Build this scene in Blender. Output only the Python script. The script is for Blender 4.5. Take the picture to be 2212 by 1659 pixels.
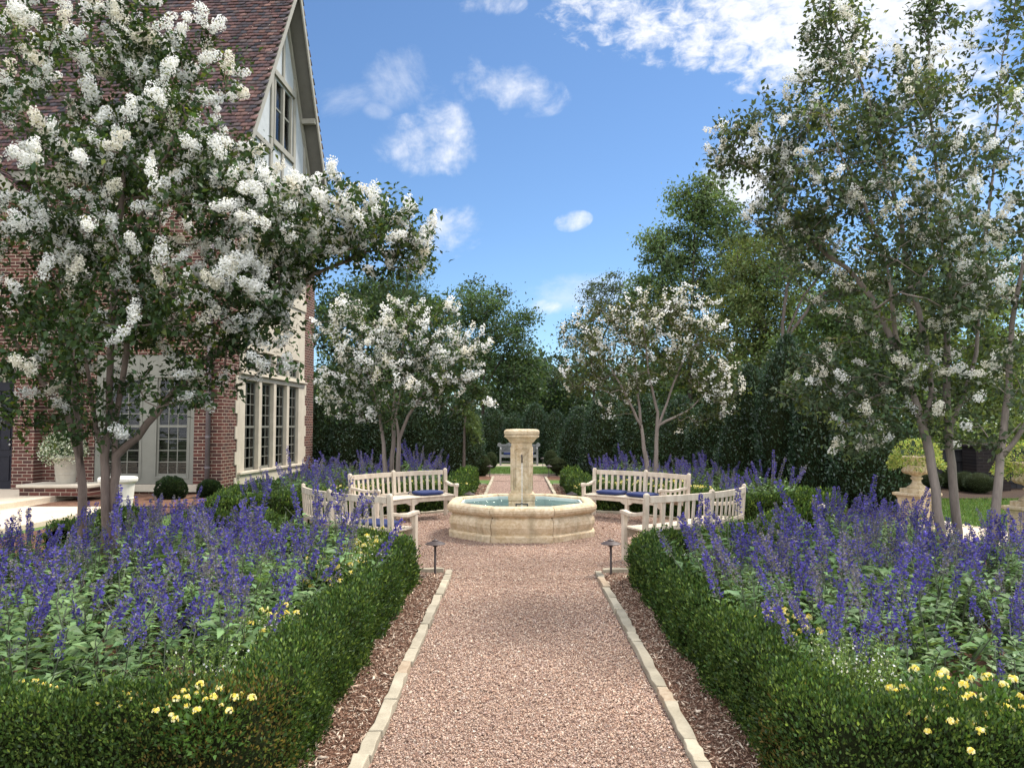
import bpy, math, random
import numpy as np
from mathutils import Vector, Matrix
from mathutils.geometry import tessellate_polygon
R = math.radians
random.seed(7); rng = np.random.default_rng(7)
scene = bpy.context.scene; col = scene.collection
for o in list(bpy.data.objects): bpy.data.objects.remove(o)

# ------------------------------------------------------------------ camera
FPX, CXP, CYP = 1640.0, 1106.0, 829.5            # focal length and centre in units of a 2212 px wide frame
YAW = 11/FPX; PIT = math.atan(88.5/FPX)
CAM = np.array([-0.07, 0.0, 1.65])
FW = np.array([-math.sin(YAW)*math.cos(PIT), math.cos(YAW)*math.cos(PIT), math.sin(PIT)])
RT = np.array([math.cos(YAW), math.sin(YAW), 0.0]); UP = np.cross(RT, FW)
cam = bpy.data.cameras.new('camera'); camo = bpy.data.objects.new('camera', cam); col.objects.link(camo)
camo.location = CAM; camo.rotation_euler = (math.pi/2+PIT, 0, YAW)
cam.sensor_width = 36.0; cam.lens = FPX/2212*36.0; cam.clip_start = 0.05; cam.clip_end = 3000
scene.camera = camo
def pixray(px, py): return FW + RT*(px-CXP)/FPX - UP*(py-CYP)/FPX
def at(px, py, D):
    d = pixray(px, py); return CAM + d*(D-CAM[1])/d[1]
def gnd(px, py, h=0.0):
    d = pixray(px, py); return CAM + d*(h-CAM[2])/d[2]

# ------------------------------------------------------------------ sky, sun, exposure
scene.view_settings.view_transform = 'Standard'; scene.view_settings.look = 'None'
scene.view_settings.exposure = 1.47; scene.view_settings.gamma = 1.0
SUN_EL, SUN_AZ = 54.0, 52.0
world = bpy.data.worlds.new('World'); scene.world = world; world.use_nodes = True
wt = world.node_tree; wt.nodes.clear()
def nd(t, typ, **kw):
    n = t.nodes.new(typ)
    for k, v in kw.items(): setattr(n, k, v)
    return n
def mth(t, op, a, b=None, clamp=False):
    n = nd(t, 'ShaderNodeMath', operation=op, use_clamp=clamp)
    for i, v in enumerate((a, b)):
        if v is None: continue
        if isinstance(v, (int, float)): n.inputs[i].default_value = v
        else: t.links.new(v, n.inputs[i])
    return n.outputs[0]
sky = nd(wt, 'ShaderNodeTexSky', sky_type='NISHITA', sun_disc=False, sun_elevation=R(SUN_EL), sun_rotation=R(SUN_AZ), air_density=0.9, dust_density=0.1, ozone_density=3.0)
tc = nd(wt, 'ShaderNodeTexCoord'); direc = tc.outputs['Generated']
def wnoise(scale, detail, rough, dist=0.0, off=(0, 0, 0), sq=(1, 1, 1)):
    mp = nd(wt, 'ShaderNodeMapping'); mp.inputs['Location'].default_value = off; mp.inputs['Scale'].default_value = sq
    wt.links.new(direc, mp.inputs['Vector'])
    n = nd(wt, 'ShaderNodeTexNoise'); wt.links.new(mp.outputs[0], n.inputs['Vector'])
    n.inputs['Scale'].default_value = scale; n.inputs['Detail'].default_value = detail
    n.inputs['Roughness'].default_value = rough; n.inputs['Distortion'].default_value = dist
    return n.outputs['Fac']
nz1 = wnoise(9, 10, 0.65, 0.4); nz2 = wnoise(36, 8, 0.6, 0.35, (3, 1, 2), (1, 1, 1.7)); nz3 = wnoise(15, 9, 0.6, 0.35, (9, 4, 5))
def blob(px, py, rx, ry, rot=0.0, amp=1.0):
    d = pixray(px, py); d = d/np.linalg.norm(d)
    r0 = np.cross(d, [0, 0, 1]); r0 /= np.linalg.norm(r0); u0 = np.cross(r0, d)
    c, s = math.cos(R(rot)), math.sin(R(rot)); r1 = r0*c+u0*s; u1 = -r0*s+u0*c
    out = []
    for v, rad in ((r1, rx), (u1, ry)):
        n = nd(wt, 'ShaderNodeVectorMath', operation='DOT_PRODUCT'); wt.links.new(direc, n.inputs[0]); n.inputs[1].default_value = v*FPX/rad
        out.append(mth(wt, 'POWER', n.outputs['Value'], 2.0))
    q = mth(wt, 'SUBTRACT', 1.0, mth(wt, 'ADD', out[0], out[1]))
    n = nd(wt, 'ShaderNodeVectorMath', operation='DOT_PRODUCT'); wt.links.new(direc, n.inputs[0]); n.inputs[1].default_value = d
    front = mth(wt, 'GREATER_THAN', n.outputs['Value'], 0.2)
    return mth(wt, 'MULTIPLY', mth(wt, 'MULTIPLY', mth(wt, 'MAXIMUM', q, 0.0), front), amp)
def mx(lst):
    r = lst[0]
    for x in lst[1:]: r = mth(wt, 'MAXIMUM', r, x)
    return r
def cloud(field, noise, k, lo, hi):
    v = mth(wt, 'ADD', field, mth(wt, 'MULTIPLY', mth(wt, 'SUBTRACT', noise, 0.5), k))
    v = mth(wt, 'MULTIPLY', v, mth(wt, 'MINIMUM', mth(wt, 'MULTIPLY', field, 8.0), 1.0))
    n = nd(wt, 'ShaderNodeMapRange', interpolation_type='SMOOTHSTEP'); wt.links.new(v, n.inputs['Value'])
    n.inputs['From Min'].default_value = lo; n.inputs['From Max'].default_value = hi
    return n.outputs['Result']
puffs = cloud(mx([blob(1085, 180, 150, 62, -14, 0.8), blob(925, 318, 125, 72, 0, 1.0), blob(985, 490, 78, 62, 20, 0.95), blob(950, 520, 70, 50, 0, 0.6), blob(960, 250, 60, 90, 20, 0.45),
                  blob(1602, 385, 115, 95, 0, 1.5), blob(1051, 5, 85, 32, 0, 0.8), blob(1180, 660, 75, 22, 0, 0.8), blob(900, 565, 60, 45, 0, 0.9),
                  blob(1238, 478, 46, 24, 10, 0.6), blob(2150, 420, 160, 90, 0, 0.9), blob(-500, 300, 500, 160, 0, 0.9)]), mth(wt, 'ADD', mth(wt, 'MULTIPLY', nz3, 0.75), mth(wt, 'MULTIPLY', nz2, 0.25)), 4.4, 0.15, 1.75)
wisps = mth(wt, 'MULTIPLY', cloud(mx([blob(860, 175, 90, 70, 30, 0.7), blob(745, 215, 90, 40, 20, 0.6), blob(815, 240, 40, 25, 0, 0.7), blob(1300, 640, 260, 60, 0, 0.5)]), nz1, 2.4, 0.2, 1.1), 0.42)
alto = cloud(mx([blob(1330, 20, 210, 95, -18, 0.85), blob(1560, 70, 260, 95, -14, 0.95), blob(1850, 60, 330, 140, -8, 1.15), blob(2100, 240, 260, 110, -10, 0.7)]), mth(wt, 'ADD', mth(wt, 'MULTIPLY', nz2, 0.65), mth(wt, 'MULTIPLY', nz1, 0.35)), 4.2, 0.25, 1.25)
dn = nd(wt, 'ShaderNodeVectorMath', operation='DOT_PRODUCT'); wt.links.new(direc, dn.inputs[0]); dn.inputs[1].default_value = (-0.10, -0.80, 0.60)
fill_bank = cloud(mth(wt, 'MAXIMUM', mth(wt, 'MULTIPLY', mth(wt, 'SUBTRACT', dn.outputs['Value'], 0.05), 1.9), 0.0), nz1, 1.6, 0.15, 0.8)   # unseen bright cloud added overhead and behind the viewer as neutral fill light
cover = mx([puffs, wisps, alto])
shade = nd(wt, 'ShaderNodeMix', data_type='RGBA'); wt.links.new(nz3, shade.inputs[0])
shade.inputs[6].default_value = (0.62, 0.66, 0.74, 1); shade.inputs[7].default_value = (0.98, 0.98, 1.0, 1)
skyc = nd(wt, 'ShaderNodeMix', data_type='RGBA', blend_type='MULTIPLY'); skyc.inputs[0].default_value = 1.0
wt.links.new(sky.outputs[0], skyc.inputs[6]); skyc.inputs[7].default_value = (0.83, 0.96, 1.05, 1)
bg = nd(wt, 'ShaderNodeBackground'); wt.links.new(skyc.outputs[2], bg.inputs['Color']); bg.inputs['Strength'].default_value = 0.056
bgc = nd(wt, 'ShaderNodeBackground'); wt.links.new(shade.outputs[2], bgc.inputs['Color']); bgc.inputs['Strength'].default_value = 0.48
mxs = nd(wt, 'ShaderNodeMixShader'); wt.links.new(cover, mxs.inputs[0]); wt.links.new(bg.outputs[0], mxs.inputs[1]); wt.links.new(bgc.outputs[0], mxs.inputs[2])
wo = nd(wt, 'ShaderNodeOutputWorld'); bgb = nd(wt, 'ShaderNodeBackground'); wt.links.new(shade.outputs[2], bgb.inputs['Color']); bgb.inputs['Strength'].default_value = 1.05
mxb = nd(wt, 'ShaderNodeMixShader'); wt.links.new(fill_bank, mxb.inputs[0]); wt.links.new(mxs.outputs[0], mxb.inputs[1]); wt.links.new(bgb.outputs[0], mxb.inputs[2])
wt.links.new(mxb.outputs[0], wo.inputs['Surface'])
sl = bpy.data.lights.new('sun', 'SUN'); sl.energy = 2.2; sl.angle = R(14); sl.color = (1.0, 0.92, 0.80)
so = bpy.data.objects.new('sun', sl); col.objects.link(so)
sd = Vector((math.sin(R(SUN_AZ))*math.cos(R(SUN_EL)), math.cos(R(SUN_AZ))*math.cos(R(SUN_EL)), math.sin(R(SUN_EL))))
so.rotation_euler = sd.to_track_quat('Z', 'Y').to_euler(); so.location = (20, 20, 40)

# ------------------------------------------------------------------ helpers: objects
def tag(o, label=None, cat=None, group=None, kind=None):
    for k, v in (('label', label), ('category', cat), ('group', group), ('kind', kind)):
        if v: o[k] = v
    return o
def empty(name, loc=(0, 0, 0), rz=0.0, label=None, cat=None, group=None):
    o = bpy.data.objects.new(name, None); col.objects.link(o); o.location = loc; o.rotation_euler = (0, 0, rz); o.empty_display_size = 0.2
    return tag(o, label, cat, group)
KIDS = {}
def link(name, me, mat=None, parent=None, loc=None):
    if mat and not me.materials: me.materials.append(mat)
    o = bpy.data.objects.new(name, me); col.objects.link(o)
    if parent: o.parent = parent; KIDS.setdefault(parent.name, []).append(o)
    if loc is not None: o.location = loc
    return o
def copy_tree(o, parent=None):
    c = o.copy(); col.objects.link(c); c.parent = parent
    if parent: KIDS.setdefault(parent.name, []).append(c)
    for ch in KIDS.get(o.name, []): copy_tree(ch, c)
    return c
def mesh_np(name, V, F, C=None, smooth=False):
    V = np.asarray(V, np.float32); F = np.asarray(F, np.int32); m, k = F.shape
    me = bpy.data.meshes.new(name); me.vertices.add(len(V)); me.vertices.foreach_set('co', V.ravel())
    me.loops.add(m*k); me.loops.foreach_set('vertex_index', F.ravel())
    me.polygons.add(m); me.polygons.foreach_set('loop_start', np.arange(0, m*k, k, dtype=np.int32))
    if smooth: me.polygons.foreach_set('use_smooth', np.ones(m, bool))
    if C is not None:
        a = me.color_attributes.new('col', 'FLOAT_COLOR', 'POINT'); C = np.asarray(C, np.float32)
        a.data.foreach_set('color', np.concatenate([C, np.ones((len(C), 1), np.float32)], 1).ravel())
    me.update(calc_edges=True); me.validate(); return me
class MB:
    def __init__(s): s.v = []; s.f = []; s.c = []
    def add(s, vs, fs, c=None):
        b = len(s.v); s.v += [tuple(map(float, p)) for p in vs]; s.f += [tuple(i+b for i in f) for f in fs]
        if c is not None: s.c += [c]*len(vs)
    def box(s, x0, x1, y0, y1, z0, z1, M=None, c=None):
        vs = [Vector(p) for p in ((x0, y0, z0), (x1, y0, z0), (x1, y1, z0), (x0, y1, z0), (x0, y0, z1), (x1, y0, z1), (x1, y1, z1), (x0, y1, z1))]
        if M: vs = [M @ p for p in vs]
        s.add(vs, [(0, 3, 2, 1), (4, 5, 6, 7), (0, 1, 5, 4), (1, 2, 6, 5), (2, 3, 7, 6), (3, 0, 4, 7)], c)
    def tube(s, pts, rad, n=8, cap=True):
        pts = [Vector(p) for p in pts]; m = len(pts); rings = []; ref = None
        if not hasattr(rad, '__len__'): rad = [rad]*m
        for i, p in enumerate(pts):
            d = (pts[min(i+1, m-1)]-pts[max(i-1, 0)]); d = d.normalized() if d.length > 1e-9 else Vector((0, 0, 1))
            if ref is None: ref = Vector((1, 0, 0)) if abs(d.x) < 0.8 else Vector((0, 1, 0))
            a = (ref-d*ref.dot(d)).normalized(); ref = a; b = d.cross(a)
            rings.append([p+(a*math.cos(2*math.pi*k/n)+b*math.sin(2*math.pi*k/n))*rad[i] for k in range(n)])
        vs = [q for r in rings for q in r]
        fs = [(i*n+k, i*n+(k+1) % n, (i+1)*n+(k+1) % n, (i+1)*n+k) for i in range(m-1) for k in range(n)]
        if cap: fs += [tuple(range(n-1, -1, -1)), tuple(range((m-1)*n, m*n))]
        s.add(vs, fs)
    def loft(s, rings, cap=True):
        n = len(rings[0]); m = len(rings)
        vs = [q for r in rings for q in r]
        fs = [(i*n+k, i*n+(k+1) % n, (i+1)*n+(k+1) % n, (i+1)*n+k) for i in range(m-1) for k in range(n)]
        if cap: fs += [tuple(range(n-1, -1, -1)), tuple(range((m-1)*n, m*n))]
        s.add(vs, fs)
    def lathe(s, prof, n=24, c=(0, 0, 0), cap=True, squash=None):
        s.loft([[(c[0]+r*math.cos(2*math.pi*k/n), c[1]+r*math.sin(2*math.pi*k/n), c[2]+z) for k in range(n)] for r, z in prof], cap)
    def square(s, prof, M=None):
        s.loft([[(M @ Vector(p) if M else Vector(p)) for p in ((-h, -h, z), (h, -h, z), (h, h, z), (-h, h, z))] for h, z in prof])
    def arc(s, r0, r1, t0, t1, z0, z1, n, R0):
        rings = []
        for i in range(n+1):
            t = t0+(t1-t0)*i/n; sn, cs = math.sin(t), math.cos(t)
            zz0 = z0(t) if callable(z0) else z0; zz1 = z1(t) if callable(z1) else z1
            rings.append([(r0*sn, r0*cs-R0, zz0), (r1*sn, r1*cs-R0, zz0), (r1*sn, r1*cs-R0, zz1), (r0*sn, r0*cs-R0, zz1)])
        s.loft(rings)
    def build(s, name, mat=None, parent=None, smooth=False, bevel=0.0, loc=None, seg=2):
        me = bpy.data.meshes.new(name); me.from_pydata(s.v, [], s.f)
        if s.c and len(s.c) == len(s.v):
            a = me.color_attributes.new('col', 'FLOAT_COLOR', 'POINT')
            a.data.foreach_set('color', np.array([list(c)+[1] for c in s.c], np.float32).ravel())
        if smooth: me.polygons.foreach_set('use_smooth', np.ones(len(me.polygons), bool))
        me.update(); o = link(name, me, mat, parent, loc)
        if bevel:
            b = o.modifiers.new('bevel', 'BEVEL'); b.width = bevel; b.segments = seg; b.limit_method = 'ANGLE'; b.angle_limit = R(35)
        return o
def sheet(name, pts, z, mat, kind='structure', holes=None):
    tri = tessellate_polygon([[Vector((p[0], p[1], 0)) for p in pts]])
    me = bpy.data.meshes.new(name); me.from_pydata([(p[0], p[1], z) for p in pts], [], [tuple(t) for t in tri])
    me.update()
    if len(me.polygons) and me.polygons[0].normal.z < 0: me.flip_normals()
    return tag(link(name, me, mat), kind=kind)
# ---- numpy value noise
def _h(ix, iy, iz, seed):
    n = (ix*374761393+iy*668265263+iz*2147483647+seed*974711).astype(np.int64) & 0x7fffffff
    n = ((n ^ (n >> 13))*1274126177) & 0x7fffffff
    return ((n ^ (n >> 16)) & 0xffff)/65535.0
def vnoise(P, f, seed=0):
    Q = np.asarray(P)*f; i = np.floor(Q).astype(np.int64); u = Q-i; u = u*u*(3-2*u); r = 0
    for a in (0, 1):
        for b in (0, 1):
            for c in (0, 1):
                w = (u[:, 0] if a else 1-u[:, 0])*(u[:, 1] if b else 1-u[:, 1])*(u[:, 2] if c else 1-u[:, 2])
                r = r+w*_h(i[:, 0]+a, i[:, 1]+b, i[:, 2]+c, seed)
    return r
def unit(A): return A/np.maximum(np.linalg.norm(A, axis=-1, keepdims=True), 1e-9)
def rdir(n): return unit(rng.normal(size=(n, 3)))
def leafquads(P, A, N, L, W, C, fold=0.18, droop=0.0):
    A = unit(A); S = unit(np.cross(A, N)); N = np.cross(S, A); L = np.asarray(L)[:, None]; W = np.asarray(W)[:, None]; n = len(P)
    mid = P+A*L*0.45; V = np.stack([P, mid+S*W/2+N*W*fold, P+A*L-N*L*droop, mid-S*W/2+N*W*fold], 1).reshape(-1, 3)
    return V, np.arange(4*n).reshape(n, 4), np.repeat(C, 4, 0)
def leafbent(P, A, N, L, W, C, fold=0.15, droop=0.18):
    A = unit(A); S = unit(np.cross(A, N)); N = np.cross(S, A); L = np.asarray(L)[:, None]; W = np.asarray(W)[:, None]; n = len(P)
    m = P+A*L*0.42
    V = np.stack([P, m+S*W/2+N*W*fold, m, m-S*W/2+N*W*fold, P+A*L-N*L*droop], 1).reshape(-1, 3)
    b = np.arange(n)[:, None]*5
    F = np.concatenate([b+np.array([[0, 2, 4, 1]]), b+np.array([[0, 3, 4, 2]])], 0)
    return V, F, np.repeat(C, 5, 0)
class Acc:
    def __init__(s): s.V = []; s.F = []; s.C = []; s.n = 0
    def add(s, V, F, C): s.V.append(V); s.F.append(F+s.n); s.C.append(C); s.n += len(V)
    def mesh(s, name, smooth=False): return mesh_np(name, np.concatenate(s.V), np.concatenate(s.F), np.concatenate(s.C), smooth)
def hues(n, base, var=0.25, tips=None, ptip=0.0):
    b = np.array(base)[None, :]*(1+rng.normal(size=(n, 1))*var).clip(0.45, 1.8); b = b*(1+rng.normal(size=(n, 3))*0.06)
    if tips is not None:
        k = rng.random(n) < ptip; b[k] = np.array(tips)[None, :]*(1+rng.normal(size=(k.sum(), 1))*0.2).clip(0.5, 1.6)
    return b.clip(0.004, 0.95)
OCT_V = np.array([[1, 0, 0], [-1, 0, 0], [0, 1, 0], [0, -1, 0], [0, 0, 1], [0, 0, -1]], float)
OCT_F = np.array([[0, 2, 4], [2, 1, 4], [1, 3, 4], [3, 0, 4], [2, 0, 5], [1, 2, 5], [3, 1, 5], [0, 3, 5]])
def rocks(P, sx, sy, sz, C, tilt=0.5):
    n = len(P); a = rng.random(n)*2*math.pi; V = OCT_V[None]*np.stack([sx, sy, sz], 1)[:, None, :]
    V = V*(1+rng.normal(size=(n, 6, 1))*0.22).clip(0.5, 1.5)+rng.normal(size=(n, 6, 3))*0.12*np.minimum(sx, sz)[:, None, None]
    t = rng.normal(size=n)*tilt; ct, st = np.cos(t), np.sin(t)
    x, y, z = V[..., 0], V[..., 1], V[..., 2]; x, z = x*ct[:, None]-z*st[:, None], x*st[:, None]+z*ct[:, None]
    ca, sa = np.cos(a)[:, None], np.sin(a)[:, None]
    V = np.stack([x*ca-y*sa, x*sa+y*ca, z], -1)+P[:, None, :]
    F = (np.arange(n)[:, None, None]*6+OCT_F[None]).reshape(-1, 3)
    return V.reshape(-1, 3), F, np.repeat(C, 6, 0)

# ------------------------------------------------------------------ helpers: materials
def newmat(name):
    m = bpy.data.materials.new(name); m.use_nodes = True; t = m.node_tree; t.nodes.clear()
    out = nd(t, 'ShaderNodeOutputMaterial'); return m, t, out
def ramp(t, fac, stops):
    n = nd(t, 'ShaderNodeValToRGB'); e = n.color_ramp.elements
    while len(e) < len(stops): e.new(0.5)
    for k, (p, c) in enumerate(stops): e[k].position = p; e[k].color = (*c, 1)
    t.links.new(fac, n.inputs[0]); return n.outputs[0]
def noise(t, vec, scale, detail=4, rough=0.55, dist=0.0):
    n = nd(t, 'ShaderNodeTexNoise'); n.inputs['Scale'].default_value = scale; n.inputs['Detail'].default_value = detail
    n.inputs['Roughness'].default_value = rough; n.inputs['Distortion'].default_value = dist
    if vec is not None: t.links.new(vec, n.inputs['Vector'])
    return n.outputs['Fac']
def mixc(t, fac, a, b, mode='MIX'):
    n = nd(t, 'ShaderNodeMix', data_type='RGBA', blend_type=mode)
    for i, v in ((0, fac), (6, a), (7, b)):
        if isinstance(v, (int, float)): n.inputs[i].default_value = v
        elif isinstance(v, tuple): n.inputs[i].default_value = (*v, 1)
        else: t.links.new(v, n.inputs[i])
    return n.outputs[2]
def objco(t): return nd(t, 'ShaderNodeTexCoord').outputs['Object']
def worldco(t): return nd(t, 'ShaderNodeNewGeometry').outputs['Position']
def swz(t, vec, order, scale=(1, 1, 1)):
    s = nd(t, 'ShaderNodeSeparateXYZ'); t.links.new(vec, s.inputs[0]); c = nd(t, 'ShaderNodeCombineXYZ')
    for i, ax in enumerate(order):
        if ax: t.links.new(mth(t, 'MULTIPLY', s.outputs[ax], scale[i]), c.inputs[i])
    return c.outputs[0]
def finish(m, t, out, colr, rough=0.7, bump=None, bstr=0.3, bdist=0.01, spec=0.4, metal=0.0):
    p = nd(t, 'ShaderNodeBsdfPrincipled')
    if isinstance(colr, tuple): p.inputs['Base Color'].default_value = (*colr, 1)
    else: t.links.new(colr, p.inputs['Base Color'])
    if isinstance(rough, (int, float)): p.inputs['Roughness'].default_value = rough
    else: t.links.new(rough, p.inputs['Roughness'])
    p.inputs['Specular IOR Level'].default_value = spec; p.inputs['Metallic'].default_value = metal
    if bump is not None:
        b = nd(t, 'ShaderNodeBump'); b.inputs['Strength'].default_value = bstr; b.inputs['Distance'].default_value = bdist
        t.links.new(bump, b.inputs['Height']); t.links.new(b.outputs[0], p.inputs['Normal'])
    t.links.new(p.outputs[0], out.inputs['Surface']); return m
def simple(name, c1, c2, scale=6.0, rough=0.6, bstr=0.25, bdist=0.005, fine=60.0, spec=0.4, order=None, osc=(1, 1, 1), world=False, metal=0.0, rnd=0.0):
    m, t, out = newmat(name); v = worldco(t) if world else objco(t)
    if order: v = swz(t, v, order, osc)
    a = noise(t, v, scale, 5, 0.6, 0.3); f = noise(t, v, fine, 3, 0.6)
    k = mth(t, 'ADD', mth(t, 'MULTIPLY', a, 0.7), mth(t, 'MULTIPLY', f, 0.3))
    c = ramp(t, k, [(0.3, c1), (0.7, c2)])
    if rnd:
        oi = nd(t, 'ShaderNodeObjectInfo'); r = mth(t, 'ADD', 1-rnd, mth(t, 'MULTIPLY', oi.outputs['Random'], 2*rnd))
        cc = nd(t, 'ShaderNodeCombineColor')
        for i in range(3): t.links.new(r, cc.inputs[i])
        c = mixc(t, 1.0, c, cc.outputs[0], 'MULTIPLY')
    return finish(m, t, out, c, rough, mth(t, 'ADD', mth(t, 'MULTIPLY', a, 0.6), mth(t, 'MULTIPLY', f, 0.5)), bstr, bdist, spec, metal)
def leafmat(name, trans=0.3, gloss=0.08, rough=0.45, tcol=(1.25, 1.2, 0.6)):
    m, t, out = newmat(name); a = nd(t, 'ShaderNodeAttribute', attribute_name='col'); c = a.outputs['Color']
    d = nd(t, 'ShaderNodeBsdfDiffuse'); t.links.new(c, d.inputs['Color'])
    tr = nd(t, 'ShaderNodeBsdfTranslucent'); t.links.new(mixc(t, 1.0, c, tcol, 'MULTIPLY'), tr.inputs['Color'])
    s1 = nd(t, 'ShaderNodeMixShader'); s1.inputs[0].default_value = trans; t.links.new(d.outputs[0], s1.inputs[1]); t.links.new(tr.outputs[0], s1.inputs[2])
    g = nd(t, 'ShaderNodeBsdfGlossy'); g.inputs['Roughness'].default_value = rough; g.inputs['Color'].default_value = (0.9, 0.95, 1.0, 1)
    s2 = nd(t, 'ShaderNodeMixShader'); s2.inputs[0].default_value = gloss; t.links.new(s1.outputs[0], s2.inputs[1]); t.links.new(g.outputs[0], s2.inputs[2])
    t.links.new(s2.outputs[0], out.inputs['Surface']); return m
def colmat(name, rough=0.8, spec=0.3, fine=120.0, var=0.25):
    m, t, out = newmat(name); a = nd(t, 'ShaderNodeAttribute', attribute_name='col'); f = noise(t, worldco(t), fine, 3)
    g = mth(t, 'ADD', 1-var, mth(t, 'MULTIPLY', f, 2*var)); cc = nd(t, 'ShaderNodeCombineColor')
    for i in range(3): t.links.new(g, cc.inputs[i])
    return finish(m, t, out, mixc(t, 1.0, a.outputs['Color'], cc.outputs[0], 'MULTIPLY'), rough, f, 0.25, 0.003, spec)
M = {}
M['leaf'] = leafmat('leaf', 0.32, 0.018, 0.5); M['gloss_leaf'] = leafmat('glossy_leaf', 0.2, 0.05, 0.4); M['petal'] = leafmat('petal', 0.4, 0.02, 0.6, (1.0, 1.0, 1.0))
M['salvia'] = leafmat('salvia_leaf', 0.3, 0.02, 0.5)
M['bark'] = simple('bark', (0.115, 0.092, 0.078), (0.275, 0.225, 0.195), 9, 0.75, 0.5, 0.01, 70, order=('X', 'Y', 'Z'), osc=(1, 1, 0.22))
M['brown_bark'] = simple('brown_bark', (0.085, 0.058, 0.046), (0.20, 0.15, 0.125), 9, 0.8, 0.5, 0.01, 70, order=('X', 'Y', 'Z'), osc=(1, 1, 0.22))
M['dark_bark'] = simple('dark_bark', (0.05, 0.04, 0.033), (0.13, 0.10, 0.085), 14, 0.9, 0.6, 0.02, 60, order=('X', 'Y', 'Z'), osc=(1, 1, 0.3))
M['limestone'] = simple('limestone', (0.40, 0.35, 0.275), (0.55, 0.495, 0.40), 2.5, 0.8, 0.15, 0.004, 45)
M['teak'] = simple('weathered_teak', (0.40, 0.325, 0.24), (0.67, 0.59, 0.48), 9, 0.7, 0.4, 0.003, 70, order=('X', 'Y', 'Z'), osc=(1, 1, 0.35))
M['grey_teak'] = simple('silvery_teak', (0.15, 0.15, 0.148), (0.26, 0.258, 0.25), 6, 0.7)
M['navy'] = simple('navy_canvas', (0.012, 0.022, 0.085), (0.022, 0.036, 0.12), 8, 0.85, 0.3, 0.002, 260)
M['bronze'] = simple('dark_bronze', (0.035, 0.025, 0.022), (0.075, 0.055, 0.05), 10, 0.5, 0.15, 0.002, 90)
M['iron'] = simple('black_iron', (0.012, 0.013, 0.015), (0.03, 0.03, 0.033), 14, 0.5)
M['trim'] = simple('grey_green_paint', (0.150, 0.150, 0.125), (0.19, 0.188, 0.158), 3, 0.5, 0.08, 0.002, 50)
M['beam'] = simple('taupe_timber_paint', (0.25, 0.235, 0.195), (0.32, 0.30, 0.25), 3, 0.6, 0.12, 0.003, 40)
M['stucco'] = simple('white_stucco', (0.37, 0.395, 0.41), (0.47, 0.49, 0.505), 5, 0.9, 0.6, 0.01, 55)
M['soffit'] = simple('soffit_paint', (0.12, 0.115, 0.10), (0.16, 0.15, 0.13), 4, 0.7)
M['door'] = simple('black_door_paint', (0.008, 0.008, 0.014), (0.014, 0.014, 0.022), 5, 0.45, spec=0.2)
M['pewter'] = simple('pewter', (0.2, 0.19, 0.18), (0.3, 0.29, 0.28), 12, 0.35, metal=0.8)
M['copper'] = simple('weathered_downspout', (0.11, 0.09, 0.10), (0.17, 0.145, 0.15), 5, 0.5)
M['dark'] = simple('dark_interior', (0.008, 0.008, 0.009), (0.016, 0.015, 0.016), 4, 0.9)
M['curtain'] = simple('grey_curtain', (0.42, 0.42, 0.44), (0.56, 0.55, 0.56), 4, 0.9)
M['shutter'] = simple('brown_shutter', (0.05, 0.036, 0.03), (0.085, 0.062, 0.052), 8, 0.5)
M['pot'] = simple('cream_pot', (0.60, 0.57, 0.50), (0.74, 0.71, 0.64), 4, 0.75, 0.2, 0.004, 40)
M['shaded_pot'] = simple('shaded_pot', (0.27, 0.245, 0.20), (0.38, 0.35, 0.29), 4, 0.8, 0.2, 0.004, 40)  # darker copy of the cream pot, with the shade by the door painted in
M['fence'] = simple('black_fence_stain', (0.012, 0.012, 0.014), (0.028, 0.027, 0.03), 9, 0.8, order=('X', 'Y', 'Z'), osc=(1, 1, 0.2))
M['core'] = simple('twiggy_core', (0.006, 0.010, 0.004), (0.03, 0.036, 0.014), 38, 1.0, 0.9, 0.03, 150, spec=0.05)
M['edging'] = simple('edging_limestone', (0.265, 0.23, 0.165), (0.42, 0.375, 0.285), 7, 0.85, 0.5, 0.006, 60, rnd=0.16, world=True)
M['edging_rust'] = simple('rusty_edging_limestone', (0.26, 0.18, 0.115), (0.44, 0.37, 0.27), 9, 0.85, 0.5, 0.006, 60, world=True)
M['pebble'] = colmat('pebble', 0.8, 0.25, 150, 0.2); M['chip'] = colmat('bark_chip', 0.95, 0.1, 90, 0.3); M['tile'] = colmat('clay_tile', 0.85, 0.2, 22, 0.35)
M['stem'] = simple('green_stem', (0.08, 0.11, 0.05), (0.14, 0.15, 0.08), 20, 0.8)
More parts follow.
